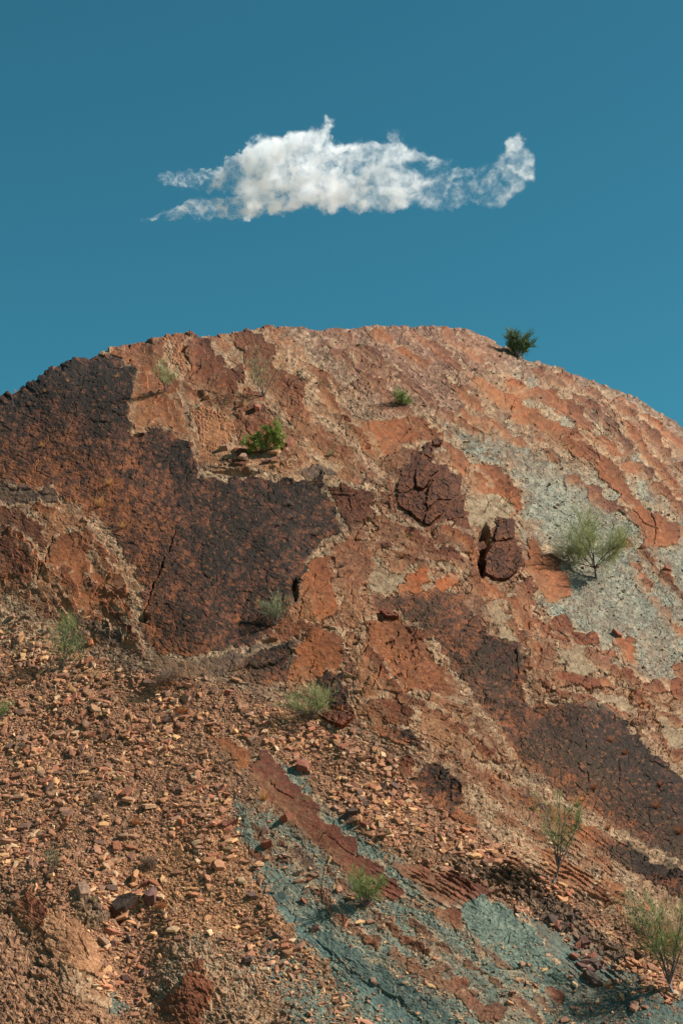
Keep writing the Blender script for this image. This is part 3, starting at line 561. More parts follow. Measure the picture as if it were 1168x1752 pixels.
# ------------------------------------------------------------------ rock pieces standing proud of the hill
def patch(name, poly, lift, parent, colkey, deep=.35, tilt=(0, 0), sp=1.25):
    lift = lift * .6
    p = np.array(poly, float); x0, x1, y0, y1 = p[:, 0].min() - 4, p[:, 0].max() + 4, p[:, 1].min() - 4, p[:, 1].max() + 4
    xs = np.arange(x0, x1, sp); ys = np.arange(y0, y1, sp); X, Y = np.meshgrid(xs, ys, indexing='ij')
    _, _, ra, ta, ea = voro(X, Y, 1, 9, 15, 1.4); _, _, rb, tb, eb = voro(X, Y, 3, 3.5, 15, 1.6)
    n = fbm(X / 14, Y / 14, 2, 4); nf = fbm(X / 3, Y / 1.6, 4, 3)
    wx = (ra - .5) * 2.2 + (rb - .5) * 1.2; ins = sdf((X + wx).astype(np.float32), (Y + wx[::-1] * .8).astype(np.float32), poly) > .0
    cx, cy = p.mean(0)
    Bp = base_pt(X, Y); Nn = normals(Bp)
    h = lift + .15 * 0 + (X - cx) * tilt[0] + (Y - cy) * tilt[1] + .025 * (ra - .5) + .03 * ta + .008 * (rb - .5) + .012 * tb + .06 * (n - .5) - .04 * sm(.07, 0, ea) + .02 * ((Y / 9 + n * 2) % 1) + .014 * (nf - .5)
    top = Bp + Nn * h[..., None]
    c1, c2, c3 = [lin(c) for c in K[colkey][:3]]; a = np.clip((n - .5) * 4 + .45, 0, 1)[..., None]
    C = (c1 * (1 - a) + c2 * a) * (1 + (rb - .5)[..., None] * .35 + (nf - .5)[..., None] * .6); f = (rb > .93)[..., None] * .5; C = C * (1 - f) + c3 * f
    quad = ins[:-1, :-1] & ins[1:, :-1] & ins[:-1, 1:] & ins[1:, 1:]
    idx = np.arange(X.size).reshape(X.shape); nX = X.size
    bot = Bp + Nn * (h[..., None] - lift - deep)
    faces = []
    qi, qj = np.where(quad)
    fr = np.stack([idx[qi, qj], idx[qi, qj + 1], idx[qi + 1, qj + 1], idx[qi + 1, qj]], -1); faces.append(fr)
    faces.append(fr[:, ::-1] + nX)
    pad = np.pad(quad, 1)
    for di, dj, a1, b1 in [(-1, 0, (0, 0), (0, 1)), (1, 0, (1, 1), (1, 0)), (0, -1, (1, 0), (0, 0)), (0, 1, (0, 1), (1, 1))]:
        nb = pad[qi + 1 + di, qj + 1 + dj]; k = ~nb
        A = idx[qi[k] + a1[0], qj[k] + a1[1]]; Bq = idx[qi[k] + b1[0], qj[k] + b1[1]]
        faces.append(np.stack([A, A + nX, Bq + nX, Bq], -1))
    fa = np.concatenate(faces); v = np.concatenate([top.reshape(-1, 3), bot.reshape(-1, 3)]); C2 = np.concatenate([C.reshape(-1, 3)] * 2)
    u, inv = np.unique(fa, return_inverse=True)
    off = np.array(parent.location) if parent else 0
    return mesh_np(name, v[u] - off, inv.ravel(), np.full(len(fa), 4), M_HILL, parent, np.clip(C2[u] * ALB, .004, .9))
def outcrop(name, label, pieces, cat='rock', group=None):
    c = np.mean([q for pc in pieces for q in pc[0]], 0); l, n = locate(*c); e = empty(name, l)
    bpy.context.view_layer.update()
    for poly, lift, key, tilt in pieces: patch('rock_piece', poly, lift, e, key, tilt=tilt)
    return tag(e, label, cat, group)
outcrop('cracked_outcrop', 'large purple brown cracked rock outcrop right of centre, split into pieces by dark gaps', [
 ([(687,808),(704,792),(712,798),(706,812),(708,838),(705,842),(690,848),(679,845),(682,828)], 0.23, 'purple', (0, 0)),
 ([(714,796),(720,784),(738,790),(741,798),(750,808),(738,820),(730,836),(722,842),(711,840),(709,812)], 0.26, 'purple', (0, .002)),
 ([(753,811),(768,811),(786,817),(789,832),(784,848),(770,858),(748,860),(731,878),(728,870),(732,842),(742,822)], 0.24, 'purple', (-.002, 0)),
 ([(679,848),(706,845),(724,845),(730,850),(724,872),(720,896),(703,882),(685,871),(677,860)], 0.21, 'purple', (0, 0)),
 ([(724,898),(729,880),(748,863),(762,862),(758,880),(746,892),(735,902)], 0.21, 'purple', (0, 0)),
 ([(765,862),(780,856),(795,846),(792,889),(768,892),(760,884)], 0.18, 'purple', (.002, 0)),
 ([(722,766),(739,764),(740,790),(724,782)], 0.21, 'purple', (0, 0))])
outcrop('perched_stone', 'dark stone perched on the tip of the cracked purple outcrop', [([(736,758),(748,753),(757,758),(752,767),(740,768)], 0.32, 'purple', (0, 0))])
outcrop('blocky_outcrop', 'dark purple rock block beside the black hollow, below and right of the cracked outcrop', [
 ([(853,891),(879,893),(878,925),(846,930),(844,924),(850,902)], 0.23, 'purple', (0, 0)),
 ([(842,932),(878,928),(891,950),(882,984),(867,994),(846,994),(829,984),(828,956)], 0.27, 'purple', (.002, 0))])
outcrop('thin_slab_of_rock', 'flat grey purple slab resting on the ledge above the pale streaked orange face', [([(648,1048),(660,1046),(682,1057),(680,1062),(662,1062)], .3, 'red', (0, .004))], 'rock')
outcrop('overturned_slab', 'square dark slab wedged in the gap left of the blocky purple outcrop', [([(808,930),(826,928),(832,936),(822,946),(808,945)], 0.13, 'purple', (0, 0))], 'rock')
outcrop('shaly_outcrop', 'long flat layered dark rock lying just right of the green broom under the dark wall', [([(556,1218),(600,1224),(606,1234),(585,1250),(560,1240),(545,1228)], .28, 'rust', (0, .004))], 'rock')

# ------------------------------------------------------------------ loose stones
def stone_shape(r, flat, n=None):
    n = n or int(r.choice([4, 4, 5, 5, 6])); a = (np.arange(n) + r.uniform(-.33, .33, n)) * 2 * math.pi / n
    rad = r.uniform(.36, .62, n); el = r.uniform(.42, .9); sk = r.uniform(-.35, .35)
    x = np.cos(a) * rad; y = np.sin(a) * rad * el; x = x + sk * y; t = flat * r.uniform(.6, 1.3)
    wz = x * r.uniform(-.3, .3) * flat * 3 + y * r.uniform(-.3, .3) * flat * 3
    s1 = r.uniform(.72, .98, n)
    top = np.stack([x * s1 + r.uniform(-.04, .04), y * s1 + r.uniform(-.04, .04), t / 2 + wz + r.uniform(-.15, .15, n) * t], -1)
    bot = np.stack([x * 1.04, y * 1.04, np.full(n, -t / 2)], -1); c = np.array([[top[:, 0].mean() + r.uniform(-.1, .1), top[:, 1].mean() + r.uniform(-.05, .05), top[:, 2].mean() + t * r.uniform(0, .2)]])
    v = np.concatenate([top, bot, c]); f = [list(range(2 * n - 1, n - 1, -1))]
    for i in range(n): j = (i + 1) % n; f.append([j, i, n + i, n + j]); f.append([i, j, 2 * n])
    return v, f
def stone_mat(name, cols):
    m = bpy.data.materials.new(name); m.use_nodes = True; t = m.node_tree; N = t.nodes; L = t.links; b = N['Principled BSDF']; b.inputs['Roughness'].default_value = .9
    oi = N.new('ShaderNodeObjectInfo'); r = N.new('ShaderNodeValToRGB'); r.color_ramp.interpolation = 'LINEAR'
    while len(r.color_ramp.elements) < len(cols): r.color_ramp.elements.new(.5)
    for i, c in enumerate(cols): r.color_ramp.elements[i].position = i / (len(cols) - 1); r.color_ramp.elements[i].color = (*np.minimum(lin(c) * np.array([.90, .85, .78]), .8), 1)
    tc = N.new('ShaderNodeTexCoord'); no = N.new('ShaderNodeTexNoise'); no.inputs['Scale'].default_value = 9; no.inputs['Detail'].default_value = 7
    L.new(tc.outputs['Object'], no.inputs['Vector']); mr = N.new('ShaderNodeMapRange'); mr.inputs[1].default_value = .3; mr.inputs[2].default_value = .7; mr.inputs[3].default_value = .65; mr.inputs[4].default_value = 1.3
    L.new(no.outputs['Fac'], mr.inputs[0]); L.new(oi.outputs['Random'], r.inputs[0])
    mx = N.new('ShaderNodeVectorMath'); mx.operation = 'SCALE'; L.new(r.outputs[0], mx.inputs[0]); L.new(mr.outputs[0], mx.inputs['Scale']); L.new(mx.outputs[0], b.inputs['Base Color'])
    bp = N.new('ShaderNodeBump'); bp.inputs['Strength'].default_value = .5; bp.inputs['Distance'].default_value = .05; L.new(no.outputs['Fac'], bp.inputs['Height']); L.new(bp.outputs[0], b.inputs['Normal'])
    return m
SCREE_COLS = [(154, 107, 82), (172, 121, 90), (143, 103, 84), (188, 136, 96), (165, 115, 90), (202, 156, 110), (158, 110, 85), (150, 116, 95), (180, 127, 92), (206, 171, 135), (163, 103, 76)]
M_STONE = stone_mat('scree_stone', SCREE_COLS)
def frames(n, r, tiltmax):
    """random rotation matrices whose z axis leans up to tiltmax from n"""
    k = len(n); t = np.tan(r.random(k) ** 1.3 * tiltmax); ph = r.random(k) * 2 * math.pi
    a = np.cross(n, np.array([0, 0, 1.0]) + 1e-3); a /= np.linalg.norm(a, axis=1, keepdims=True); b = np.cross(n, a)
    z = n + (a * np.cos(ph)[:, None] + b * np.sin(ph)[:, None]) * t[:, None]; z /= np.linalg.norm(z, axis=1, keepdims=True)
    ps = r.random(k) * 2 * math.pi; x = a * np.cos(ps)[:, None] + b * np.sin(ps)[:, None]
    x -= z * (x * z).sum(1, keepdims=True); x /= np.linalg.norm(x, axis=1, keepdims=True); y = np.cross(z, x)
    return np.stack([x, y, z], -1)
def cloud_of_stones(name, ij, size, cols, flat, tilt, seed, label, lift=.0):
    r = np.random.default_rng(seed); pos = GP[ij[0], ij[1]]; n = NB[ij[0], ij[1]]
    R = frames(n, r, tilt); k = len(size); V_, F_, T_, C_ = [], [], [], []; base = 0
    shapes = [stone_shape(r, flat) for _ in range(10)]; which = r.integers(0, 10, k); cc = cols
    for s, (v, f) in enumerate(shapes):
        m = np.where(which == s)[0]
        if not len(m): continue
        P_ = np.einsum('kab,vb->kva', R[m], v) * size[m][:, None, None] + pos[m][:, None, :] + n[m][:, None, :] * (size[m] * lift)[:, None, None]
        nv = len(v); V_.append(P_.reshape(-1, 3)); C_.append(np.repeat(cc[m], nv, 0))
        ff = np.concatenate([np.array(q) for q in f]); tot = np.array([len(q) for q in f])
        F_.append((ff[None, :] + (base + np.arange(len(m)) * nv)[:, None]).ravel()); T_.append(np.tile(tot, len(m))); base += nv * len(m)
    o = mesh_np(name, np.concatenate(V_), np.concatenate(F_), np.concatenate(T_), M_HILL, col=np.concatenate(C_))
    return tag(o, label, name.replace('_', ' '), None, 'stuff')
# choose grid nodes by loose-stone density
inwin = (GX > -60) & (GX < 1230)
zs = np.zeros(GX.shape, np.float32)
XX, YY = GX, GY
def zone(poly, soft=15):
    d = sdf(XX + (fbm(XX / 40, YY / 40, 3, 2) - .5) * 60, YY + (fbm(XX / 40, YY / 40, 6, 2) - .5) * 40, poly); return sm(-soft, soft, d)
Zs = {k: None for k in ()}
scree_w = zone([(-400,1050),(0,1050),(60,1085),(140,1130),(260,1160),(400,1180),(480,1215),(620,1270),(700,1330),(830,1430),(930,1510),(1050,1600),(1168,1680),(1168,1720),(1040,1640),(930,1570),(860,1520),(700,1470),(620,1420),(520,1340),(440,1280),(350,1260),(370,1330),(410,1420),(460,1540),(540,1640),(640,1760),(480,1760),(400,1640),(330,1590),(250,1640),(230,1760),(190,1700),(160,1600),(80,1540),(0,1480),(-400,1480)])
scree_w = np.maximum(scree_w, .10 * zone([(430,1380),(700,1540),(1168,1720),(1168,1760),(640,1760),(480,1560)]))
scree_w *= (GD > .12) * (1 - .93 * zone([(440,1500),(500,1530),(604,1612),(700,1690),(800,1762),(690,1762),(600,1690),(520,1620),(460,1550)], 6))
def pick(w, k, seed):
    r = np.random.default_rng(seed); p = (w * inwin * (GY > crest(GX) + 3) * (GY < 1765)).ravel().astype(float); p *= np.repeat((1775 - pcx[:, 0]) / 1200, NV); p /= p.sum()
    s = r.choice(p.size, k, p=p); return np.unravel_index(s, GX.shape)
def colmix(ij, r, palette, keep=.4):
    pal = np.array([lin(c) for c in palette]); c = pal[r.integers(0, len(pal), len(ij[0]))]; loc = GC[ij[0], ij[1]]
    return np.clip((c * (1 - keep) * np.array([1.06, 1.02, .97]) + loc * keep * 1.2) * r.uniform(.72, 1.25, len(c))[:, None], .005, .85)
r = np.random.default_rng(21)
big = scree_w * (.35 + 1.3 * sm(.45, .6, fbm(GX / 60, GY / 60, 5, 3))) * (1 - .6 * zone([(230,1440),(400,1430),(470,1560),(640,1760),(380,1760),(300,1600)]))
ij = pick(big, 36000, 31); sz = .054 * (1 + r.pareto(2.2, len(ij[0]))); sz = np.clip(sz, .042, .38)
cloud_of_stones('scree_rubble', ij, sz, colmix(ij, r, SCREE_COLS, .2), .15, .6, 5, 'angular brown and tan rock rubble covering the lower slope', .12)
ij = pick(scree_w, 16000, 32); sz = r.uniform(.03, .08, len(ij[0]))
cloud_of_stones('fine_rubble', ij, sz, colmix(ij, r, SCREE_COLS, .25), .2, .8, 6, 'small broken rock chips between the larger scree stones', .12)
ij = pick(np.clip(GD - .1, 0, 1) ** 1.2 * (1 - scree_w * .9), 42000, 33); sz = .024 * (1 + r.pareto(3.0, len(ij[0]))); sz = np.clip(sz, .022, .2) * (GP[ij[0], ij[1], 1] / 65)
cloud_of_stones('loose_gravel', ij, sz, colmix(ij, r, [(176,146,118), (150,112,88), (190,168,140), (130,94,76), (160,150,132)], .6), .4, 1.0, 7, 'pale pink and grey green gravel scattered over the upper slopes', .12)

def stone_thing(name, label, x, y, size, ang=None, flat=.25, seed=0, mat=None, group=None, tilt=.25, cat='rock', n=None):
    r = np.random.default_rng(seed + 900); v, f = stone_shape(r, flat, n); l, nn = locate(x, y)
    R = frames(np.array([nn]), r, tilt)[0]
    o = mesh_np(name, v, np.concatenate([np.array(q) for q in f]), [len(q) for q in f], mat or M_STONE)
    m = Matrix([[*R[0], 0], [*R[1], 0], [*R[2], 0], [0, 0, 0, 1]])
    o.matrix_world = Matrix.Translation(l + nn * size * .12) @ m @ Matrix.Diagonal((size, size, size, 1))
    return tag(o, label, cat, group)
M_T = [stone_mat('stone_dark_brown', [(104,76,62), (124,90,72), (92,70,60)]), stone_mat('stone_reddish', [(150,92,66), (168,108,80), (136,84,64)]), stone_mat('stone_tan', [(172,128,94), (164,116,84), (184,142,108)]), stone_mat('stone_light_brown', [(168,124,96), (150,110,88), (180,140,112)])]
protos = [[], [], [], []]
for i in range(9):
    rr = np.random.default_rng(50 + i); v, f = stone_shape(rr, rr.uniform(.12, .28))
    me = bpy.data.meshes.new('scree_stone'); me.from_pydata([tuple(q) for q in v], [], f); me.polygons.foreach_set('use_smooth', [False] * len(f))
    for t in range(4): m2 = me.copy(); m2.materials.append(M_T[t]); protos[t].append(m2)
TONES = [('dark brown', M_T[0]), ('reddish', M_T[1]), ('tan', M_T[2]), ('light brown', M_T[3])]
def place_group(w, k, seed, s0, s1, where):
    ij = pick(w, k, seed); r = np.random.default_rng(seed); n = NB[ij[0], ij[1]]; R = frames(n, r, .42)
    for q in range(k):
        sz = s0 + (s1 - s0) * r.random() ** 1.8; t = int(r.choice(4, p=[.28, .26, .2, .26])); x, y = GX[ij[0][q], ij[1][q]], GY[ij[0][q], ij[1][q]]
        o = bpy.data.objects.new('scree_stone', protos[t][r.integers(0, 9)]); S.collection.objects.link(o)
        p = Vector(GP[ij[0][q], ij[1][q]]) + Vector(n[q]) * sz * .10; Rq = R[q]
        o.matrix_world = Matrix.Translation(p) @ Matrix([[*Rq[0], 0], [*Rq[1], 0], [*Rq[2], 0], [0, 0, 0, 1]]) @ Matrix.Diagonal((sz, sz * r.uniform(.75, 1.1), sz, 1))
        size = 'large' if sz > s0 + .35 * (s1 - s0) else 'medium sized'; wh = where(x, y); tag(o, '%s %s angular stone %s' % (size, TONES[t][0], wh), 'rock', '%s %s stones %s' % (size, TONES[t][0], wh))
def wh1(x, y):
    if y < 1230: return 'on the scree under the dark slab' if x > 230 else 'on the scree around the left broom'
    if y < 1400: return 'on the scree along the left edge' if x < 200 else 'on the scree above the grey dead bush'
    if y < 1530: return 'on the scree above the big pale slab' if x < 230 else 'on the scree below the grey dead bush'
    return 'in the gully by the tan outcrop'
def wh2(x, y):
    if y < 1400: return 'on the rubble beside the varnished slab' if x > 640 else 'on the rubble band above the dark red slab'
    return 'on the rubble band below the forked tree' if x > 880 else 'on the rubble band above the second red slab'
bl = big * (GY < 1660) * (GX < 620) * (GX + (1200 - GY) * .2 < 470)
place_group(bl, 205, 71, .22, .62, wh1)
place_group(big * (GX > 560) * (GY > 1270) * (GY < 1560), 75, 72, .20, .46, wh2)
SM = {c: stone_mat('stone_' + c, [v, v]) for c, v in dict(palebrown=(150,118,96), red=(140,84,64), grey=(110,92,78), tan=(176,130,92), orange=(176,108,66), dark=(84,66,56), purple=(112,78,70)).items()}
for i, (x, y, w, cn, lb, fl) in enumerate([
 (142,1528,52,'palebrown','large flat pale brown slab, the biggest loose stone, above the grey rock at lower left',.20),
 (205,1550,50,'dark','dark grey slab overhanging a black hollow right of the big pale slab',.22),
 (260,1535,46,'purple','broad pitted brown slab right of the dark overhanging slab',.28),
 (230,1503,30,'tan','tan angular stone above the broad pitted brown slab',.4),
 (250,1512,16,'red','small squared reddish stone touching the tan stone above the pitted slab',.6),
 (388,1412,34,'red','reddish brown slab at the right edge of the scree beside the first teal gravel',.3),
 (350,1368,18,'palebrown','flat pale stone left of the pale orange grass tuft, alone on the scree',.25),
 (212,1432,26,'palebrown','flat light brown slab high on the scree directly above the grey dead bush',.25),
 (312,1408,22,'orange','orange red stone between the pale slab and the reddish slab on the scree',.5),
 (654,1350,26,'purple','rounded purple brown stone left of the varnished slab on the rubble band',.5),
 (521,1313,34,'red','flat reddish stone above the upper end of the dark red slab',.3),
 (178,1615,22,'palebrown','brown block in the gully below the dark overhanging slab',.5),
 (193,1614,18,'purple','purple brown block right of the first block in the gully',.6),
 (220,1612,18,'dark','dark block in the gully left of the teal rock',.5),
 (245,1666,22,'purple','purple grey flat stone low in the gully beside the red rock',.3),
 (212,1676,26,'purple','violet tinged slab at the foot of the tan outcrop',.4),
 (273,1635,13,'tan','small tan stone at the left edge of the teal rock',.5),
 (455,1447,20,'red','red brown block lying on teal gravel below the reddish slab',.5),
 (488,1402,22,'red','brown red stone lying left of the dark red slab',.5),
 (1140,975,20,'red','dark red overhanging chunk on the grey slope at far right',.5),
 (1055,1088,22,'red','curled red slab broken loose above the small orange slab at right',.4),
 (345,674,22,'palebrown','tilted pale slab with a black shadow under it left of the green bush',.4),
 (352,684,18,'tan','pitted triangular stone beside the tilted pale slab near the top',.5),
 (385,768,22,'palebrown','pale stone left of the green bush on the ledge',.4),
 (415,790,26,'palebrown','flat slab below the green bush on the ledge, left one',.25),
 (470,780,26,'tan','flat tan slab below the green bush on the ledge, right one',.25),
 (455,793,20,'purple','purple brown slab below the middle of the green bush',.3),
 (495,758,26,'red','red brown slab sloping away right of the green bush',.3),
 (415,697,18,'tan','angular tan rock above the green bush by the brown slab',.7),
 (440,703,22,'red','dark red rock behind the top of the green bush',.5),
 (150,1060,14,'tan','thin tan slab below the dry shrub',.2),
 (155,1102,22,'orange','orange slab right of the left broom shrub',.3),
 (1098,1640,30,'dark','dark block half buried left of the tree at the lower right edge',.5),
 (1125,1650,16,'orange','pinkish stone beside the dark block left of the lower right tree',.5),
 (1013,1680,44,'dark','grey flat slab at the foot of the tumbled stones below the bedded rock',.2),
 (870,1718,14,'tan','small tan flake on teal rock below the rust strip',.3),
 (600,1395,20,'dark','dark block with a hollow under it right of the dark red slab',.7),
 (615,1405,22,'tan','pale orange stone beside the dark hollow block',.5),
 (625,1410,20,'red','reddish upright slab under the pale orange stone',.5),
 (520,1545,16,'red','small red brown stone lying below the rust patches on teal gravel',.4),
 (600,1620,10,'red','little red stone alone on the dark teal stripe',.5),
 (1098,938,14,'red','small dark red chip at the upper right grey slope',.5)]):
    p, _ = locate(x, y); stone_thing('stone', lb, x, y, w / ppm(p), seed=i * 7 + 3, flat=fl, mat=SM[cn], tilt=.3)
# tumbled stones below the bedded rock
rr = np.random.default_rng(5)
for q in range(34):
    t = rr.random(); x = 950 + 65 * t + rr.uniform(-16, 22); y = 1580 + 95 * t + rr.uniform(-10, 12); p, _ = locate(x, y)
    hw = ['dark grey', 'purple brown', 'reddish', 'pale brown'][q % 4]; hv = 'upper' if y < 1622 else 'lower'
    stone_thing('tumbled_stone', '%s angular stone in the %s half of the tumbled pile beside the teal slab' % (hw, hv), x, y, rr.uniform(10, 24) / ppm(p), seed=300 + q, flat=.3, mat=SM[['dark','purple','red','palebrown'][q % 4]], tilt=.8, group='%s tumbled stones in the %s half of the pile' % (hw, hv))

# ------------------------------------------------------------------ plants
def leaf_mat(name, c1, c2, trans=.25):
    m = bpy.data.materials.new(name); m.use_nodes = True; t = m.node_tree; N = t.nodes; L = t.links; b = N['Principled BSDF']; b.inputs['Roughness'].default_value = .7
    g = N.new('ShaderNodeNewGeometry'); r = N.new('ShaderNodeValToRGB'); r.color_ramp.elements[0].color = (*lin(c1), 1); r.color_ramp.elements[1].color = (*lin(c2), 1)
    L.new(g.outputs['Random Per Island'], r.inputs[0]); L.new(r.outputs[0], b.inputs['Base Color'])
    tr = N.new('ShaderNodeBsdfTranslucent'); L.new(r.outputs[0], tr.inputs[0]); mx = N.new('ShaderNodeMixShader'); mx.inputs[0].default_value = trans
    L.new(b.outputs[0], mx.inputs[1]); L.new(tr.outputs[0], mx.inputs[2]); L.new(mx.outputs[0], N['Material Output'].inputs[0])
    return m
LM = dict(sage=leaf_mat('sage_twigs', (156,162,108), (200,200,146), .4), green=leaf_mat('green_twigs', (112,132,70), (164,176,104)), pine=leaf_mat('dark_green_twigs', (74,98,62), (116,138,86)),
          leaf=leaf_mat('bush_leaves', (72,104,44), (170,178,84)), straw=leaf_mat('dry_grass', (176,120,62), (216,166,100)), fade=leaf_mat('grey_green_twigs', (136,140,100), (176,174,130)),
          dead=leaf_mat('dead_twigs', (120,94,78), (168,140,118)), rusty=leaf_mat('rusty_dry_grass', (150,92,50), (190,122,66)), bark=leaf_mat('grey_bark', (70,64,60), (112,98,86), 0), dark=leaf_mat('dark_bark', (52,38,32), (84,62,48), 0),
          weed=leaf_mat('yellow_green_weed', (128,120,50), (168,156,74)))
def tubes(paths, sides=3):
    """paths: list of (points k x 3, radii k); returns verts, faces"""
    V_, Fc = [], []; b = 0
    for pts, rad in paths:
        k = len(pts); d = np.gradient(pts, axis=0); d /= np.linalg.norm(d, axis=1, keepdims=True) + 1e-9
        a = np.cross(d, [.3, .2, .93]); a /= np.linalg.norm(a, axis=1, keepdims=True) + 1e-9; c = np.cross(d, a)
        th = np.arange(sides) * 2 * math.pi / sides
        ring = pts[:, None, :] + (a[:, None, :] * np.cos(th)[None, :, None] + c[:, None, :] * np.sin(th)[None, :, None]) * np.asarray(rad)[:, None, None]
        V_.append(ring.reshape(-1, 3)); i = np.arange(k - 1)[:, None] * sides; s = np.arange(sides)[None, :]; s2 = (s + 1) % sides
        Fc.append(np.stack([b + i + s, b + i + s2, b + i + sides + s2, b + i + sides + s], -1).reshape(-1, 4)); b += k * sides
    return np.concatenate(V_), np.concatenate(Fc)
def link_tubes(name, paths, mat, parent, sides=3):
    v, f = tubes(paths, sides); return mesh_np(name, v, f.ravel(), np.full(len(f), 4), mat, parent)
def branch(r, p, d, L, k, up=.12, wob=.12):
    pts = [np.array(p, float)]; d = np.array(d, float); d /= np.linalg.norm(d)
    for _ in range(k):
        d = d + r.normal(0, wob, 3) + np.array([0, 0, up]); d /= np.linalg.norm(d); pts.append(pts[-1] + d * L / k)
    return np.array(pts), d
def broom(name, label, x, y, wpx, hpx, mat='sage', seed=0, stems=7, twigs=2400, lean=0, trunk=0, bark='bark', up=.07, tw=.0036, cat='shrub', twl=.24, bare=.3, group=None, spread=1.0):
    r = np.random.default_rng(seed + 11); p, n = locate(x, y); s = 1 / ppm(p); hh = hpx * s; ww = wpx * s
    e = empty(name, p); tag(e, label, cat, group)
    paths = []; tips = []; base = np.array([0, 0, -.05])
    if trunk:
        pts, d = branch(r, base, (lean * .6, 0, 1), hh * trunk, 5, .05, .2); paths.append((pts, np.linspace(.045, .03, len(pts)) * hh / 2)); base = pts[-1]
    rem = hh * (1 - trunk)
    for i in range(stems):
        a = i / stems * 2 * math.pi + r.uniform(-.3, .3); q = r.uniform(.25, 1) * spread
        d = (math.cos(a) * q * ww / hh * .9 + lean, math.sin(a) * q * ww / hh * .7, r.uniform(.75, 1.1)); L = rem * r.uniform(.65, .95)
        pts, dd = branch(r, base, d, L, 6, up * .5, .10); paths.append((pts, np.linspace(.018, .004, 7) * (.6 + hh * .35)))
        for j in range(2, 7):
            for _ in range(3):
                d2 = dd * .6 + r.normal(0, .55, 3) + np.array([0, 0, .25]); q2, d3 = branch(r, pts[j], d2, L * r.uniform(.2, .42), 4, up * .6, .12)
                paths.append((q2, np.linspace(.007, .0025, 5) * (.6 + hh * .3))); tips.append((q2, d3))
    link_tubes('branches', paths, LM[bark], e, 4)
    tw_paths = []
    for _ in range(twigs):
        q2, d3 = tips[r.integers(0, len(tips))]; t = r.random() ** .6; k = t * 4; i = min(int(k), 3); o = q2[i] + (q2[i + 1] - q2[i]) * (k - i)
        if o[2] < hh * bare * .5 and r.random() < .7: continue
        L = twl * hh * r.uniform(.45, 1.05); d = d3 * .8 + r.normal(0, .5, 3) + np.array([0, 0, .42])
        pts, _ = branch(r, o, d, L, 3, up, .09); tw_paths.append((pts, np.array([1, .9, .7, .25]) * tw * (p[1] / 60)))
    link_tubes('twigs', tw_paths, LM[mat], e, 3)
    return e
def tuft(name, label, x, y, hpx, seed, mat='straw', blades=70, group=None, wide=.55, cat='grass tuft'):
    r = np.random.default_rng(seed + 77); p, n = locate(x, y); s = hpx / ppm(p); paths = []
    for _ in range(blades):
        d = np.array([r.normal(0, wide), r.normal(0, wide), 1.0]); pts, _ = branch(r, (r.normal(0, .07) * s, r.normal(0, .07) * s, -.02), d, s * r.uniform(.5, 1.15), 4, -.07, .08)
        paths.append((pts, np.array([1, .9, .75, .5, .2]) * .004 * (p[1] / 60)))
    v, f = tubes(paths, 3); o = mesh_np(name, v, f.ravel(), np.full(len(f), 4), LM[mat]); o.location = p
    return tag(o, label, cat, group)
def dead(name, label, x, y, wpx, hpx, seed, mat='dead', n=420):
    r = np.random.default_rng(seed); p, _ = locate(x, y); s = 1 / ppm(p); w, h = wpx * s, hpx * s; paths = []
    for _ in range(n):
        a = r.random() * 6.283; q = r.random() ** .5; d = np.array([math.cos(a) * q * w / h * .6, math.sin(a) * q * .7, r.uniform(.3, 1)]); o = np.array([math.cos(a), math.sin(a), 0]) * r.random() * w * .25
        pts, _ = branch(r, o + [0, 0, r.random() * h * .3], d, h * r.uniform(.35, .75), 5, .0, .38); paths.append((pts, np.linspace(1, .4, 6) * .005))
    v, f = tubes(paths, 3); o = mesh_np(name, v, f.ravel(), np.full(len(f), 4), LM[mat]); o.location = p
    return tag(o, label, 'dry shrub')
def leafy(name, label, x, y, wpx, hpx, seed, blobs, mat='leaf', n=5200, ls=.034):
    r = np.random.default_rng(seed); p, _ = locate(x, y); s = 1 / ppm(p); e = empty(name, p); tag(e, label, 'bush')
    paths = []
    for _ in range(16):
        b = blobs[r.integers(0, len(blobs))]; d = np.array([b[0], b[1] * .5, b[2]]) * s + r.normal(0, .08, 3); pts, _ = branch(r, (0, 0, -.05), d, np.linalg.norm(d) * 1.1, 6, .04, .12); paths.append((pts, np.linspace(.018, .005, 7)))
    link_tubes('branches', paths, LM['dark'], e, 4)
    # leaf clumps inside the blobs
    C = []
    for _ in range(150):
        b = blobs[r.integers(0, len(blobs))]; v = r.normal(0, 1, 3); v /= np.linalg.norm(v); v *= r.random() ** .45
        C.append((np.array(b[:3]) + v * np.array([b[3], b[3] * .8, b[4]])) * s)
    C = np.array(C); c = C[r.integers(0, len(C), n)] + r.normal(0, .055, (n, 3)); c = c[c[:, 2] > 0.0]; n = len(c)
    a = r.normal(0, 1, (n, 3)); a /= np.linalg.norm(a, axis=1, keepdims=True); b = np.cross(a, r.normal(0, 1, (n, 3))); b /= np.linalg.norm(b, axis=1, keepdims=True); L = ls * r.uniform(.6, 1.3, n)[:, None]
    v = np.stack([c - a * L, c + b * L * .45, c + a * L, c - b * L * .45], 1).reshape(-1, 3)
    mesh_np('leaves', v, np.arange(4 * n), np.full(n, 4), LM[mat], e)
    return e
broom('crest_shrub', 'dark green rounded shrub on the skyline at the right shoulder of the hill', 884, 612, 40, 46, 'pine', 1, 11, 2600, bare=.05, tw=.0065, twl=.3, spread=1.1)
broom('small_shrub', 'small rounded yellow green shrub casting a long shadow high on the pinkish slope', 687, 697, 24, 28, 'green', 2, 7, 900, bare=.05, tw=.0055, twl=.35)
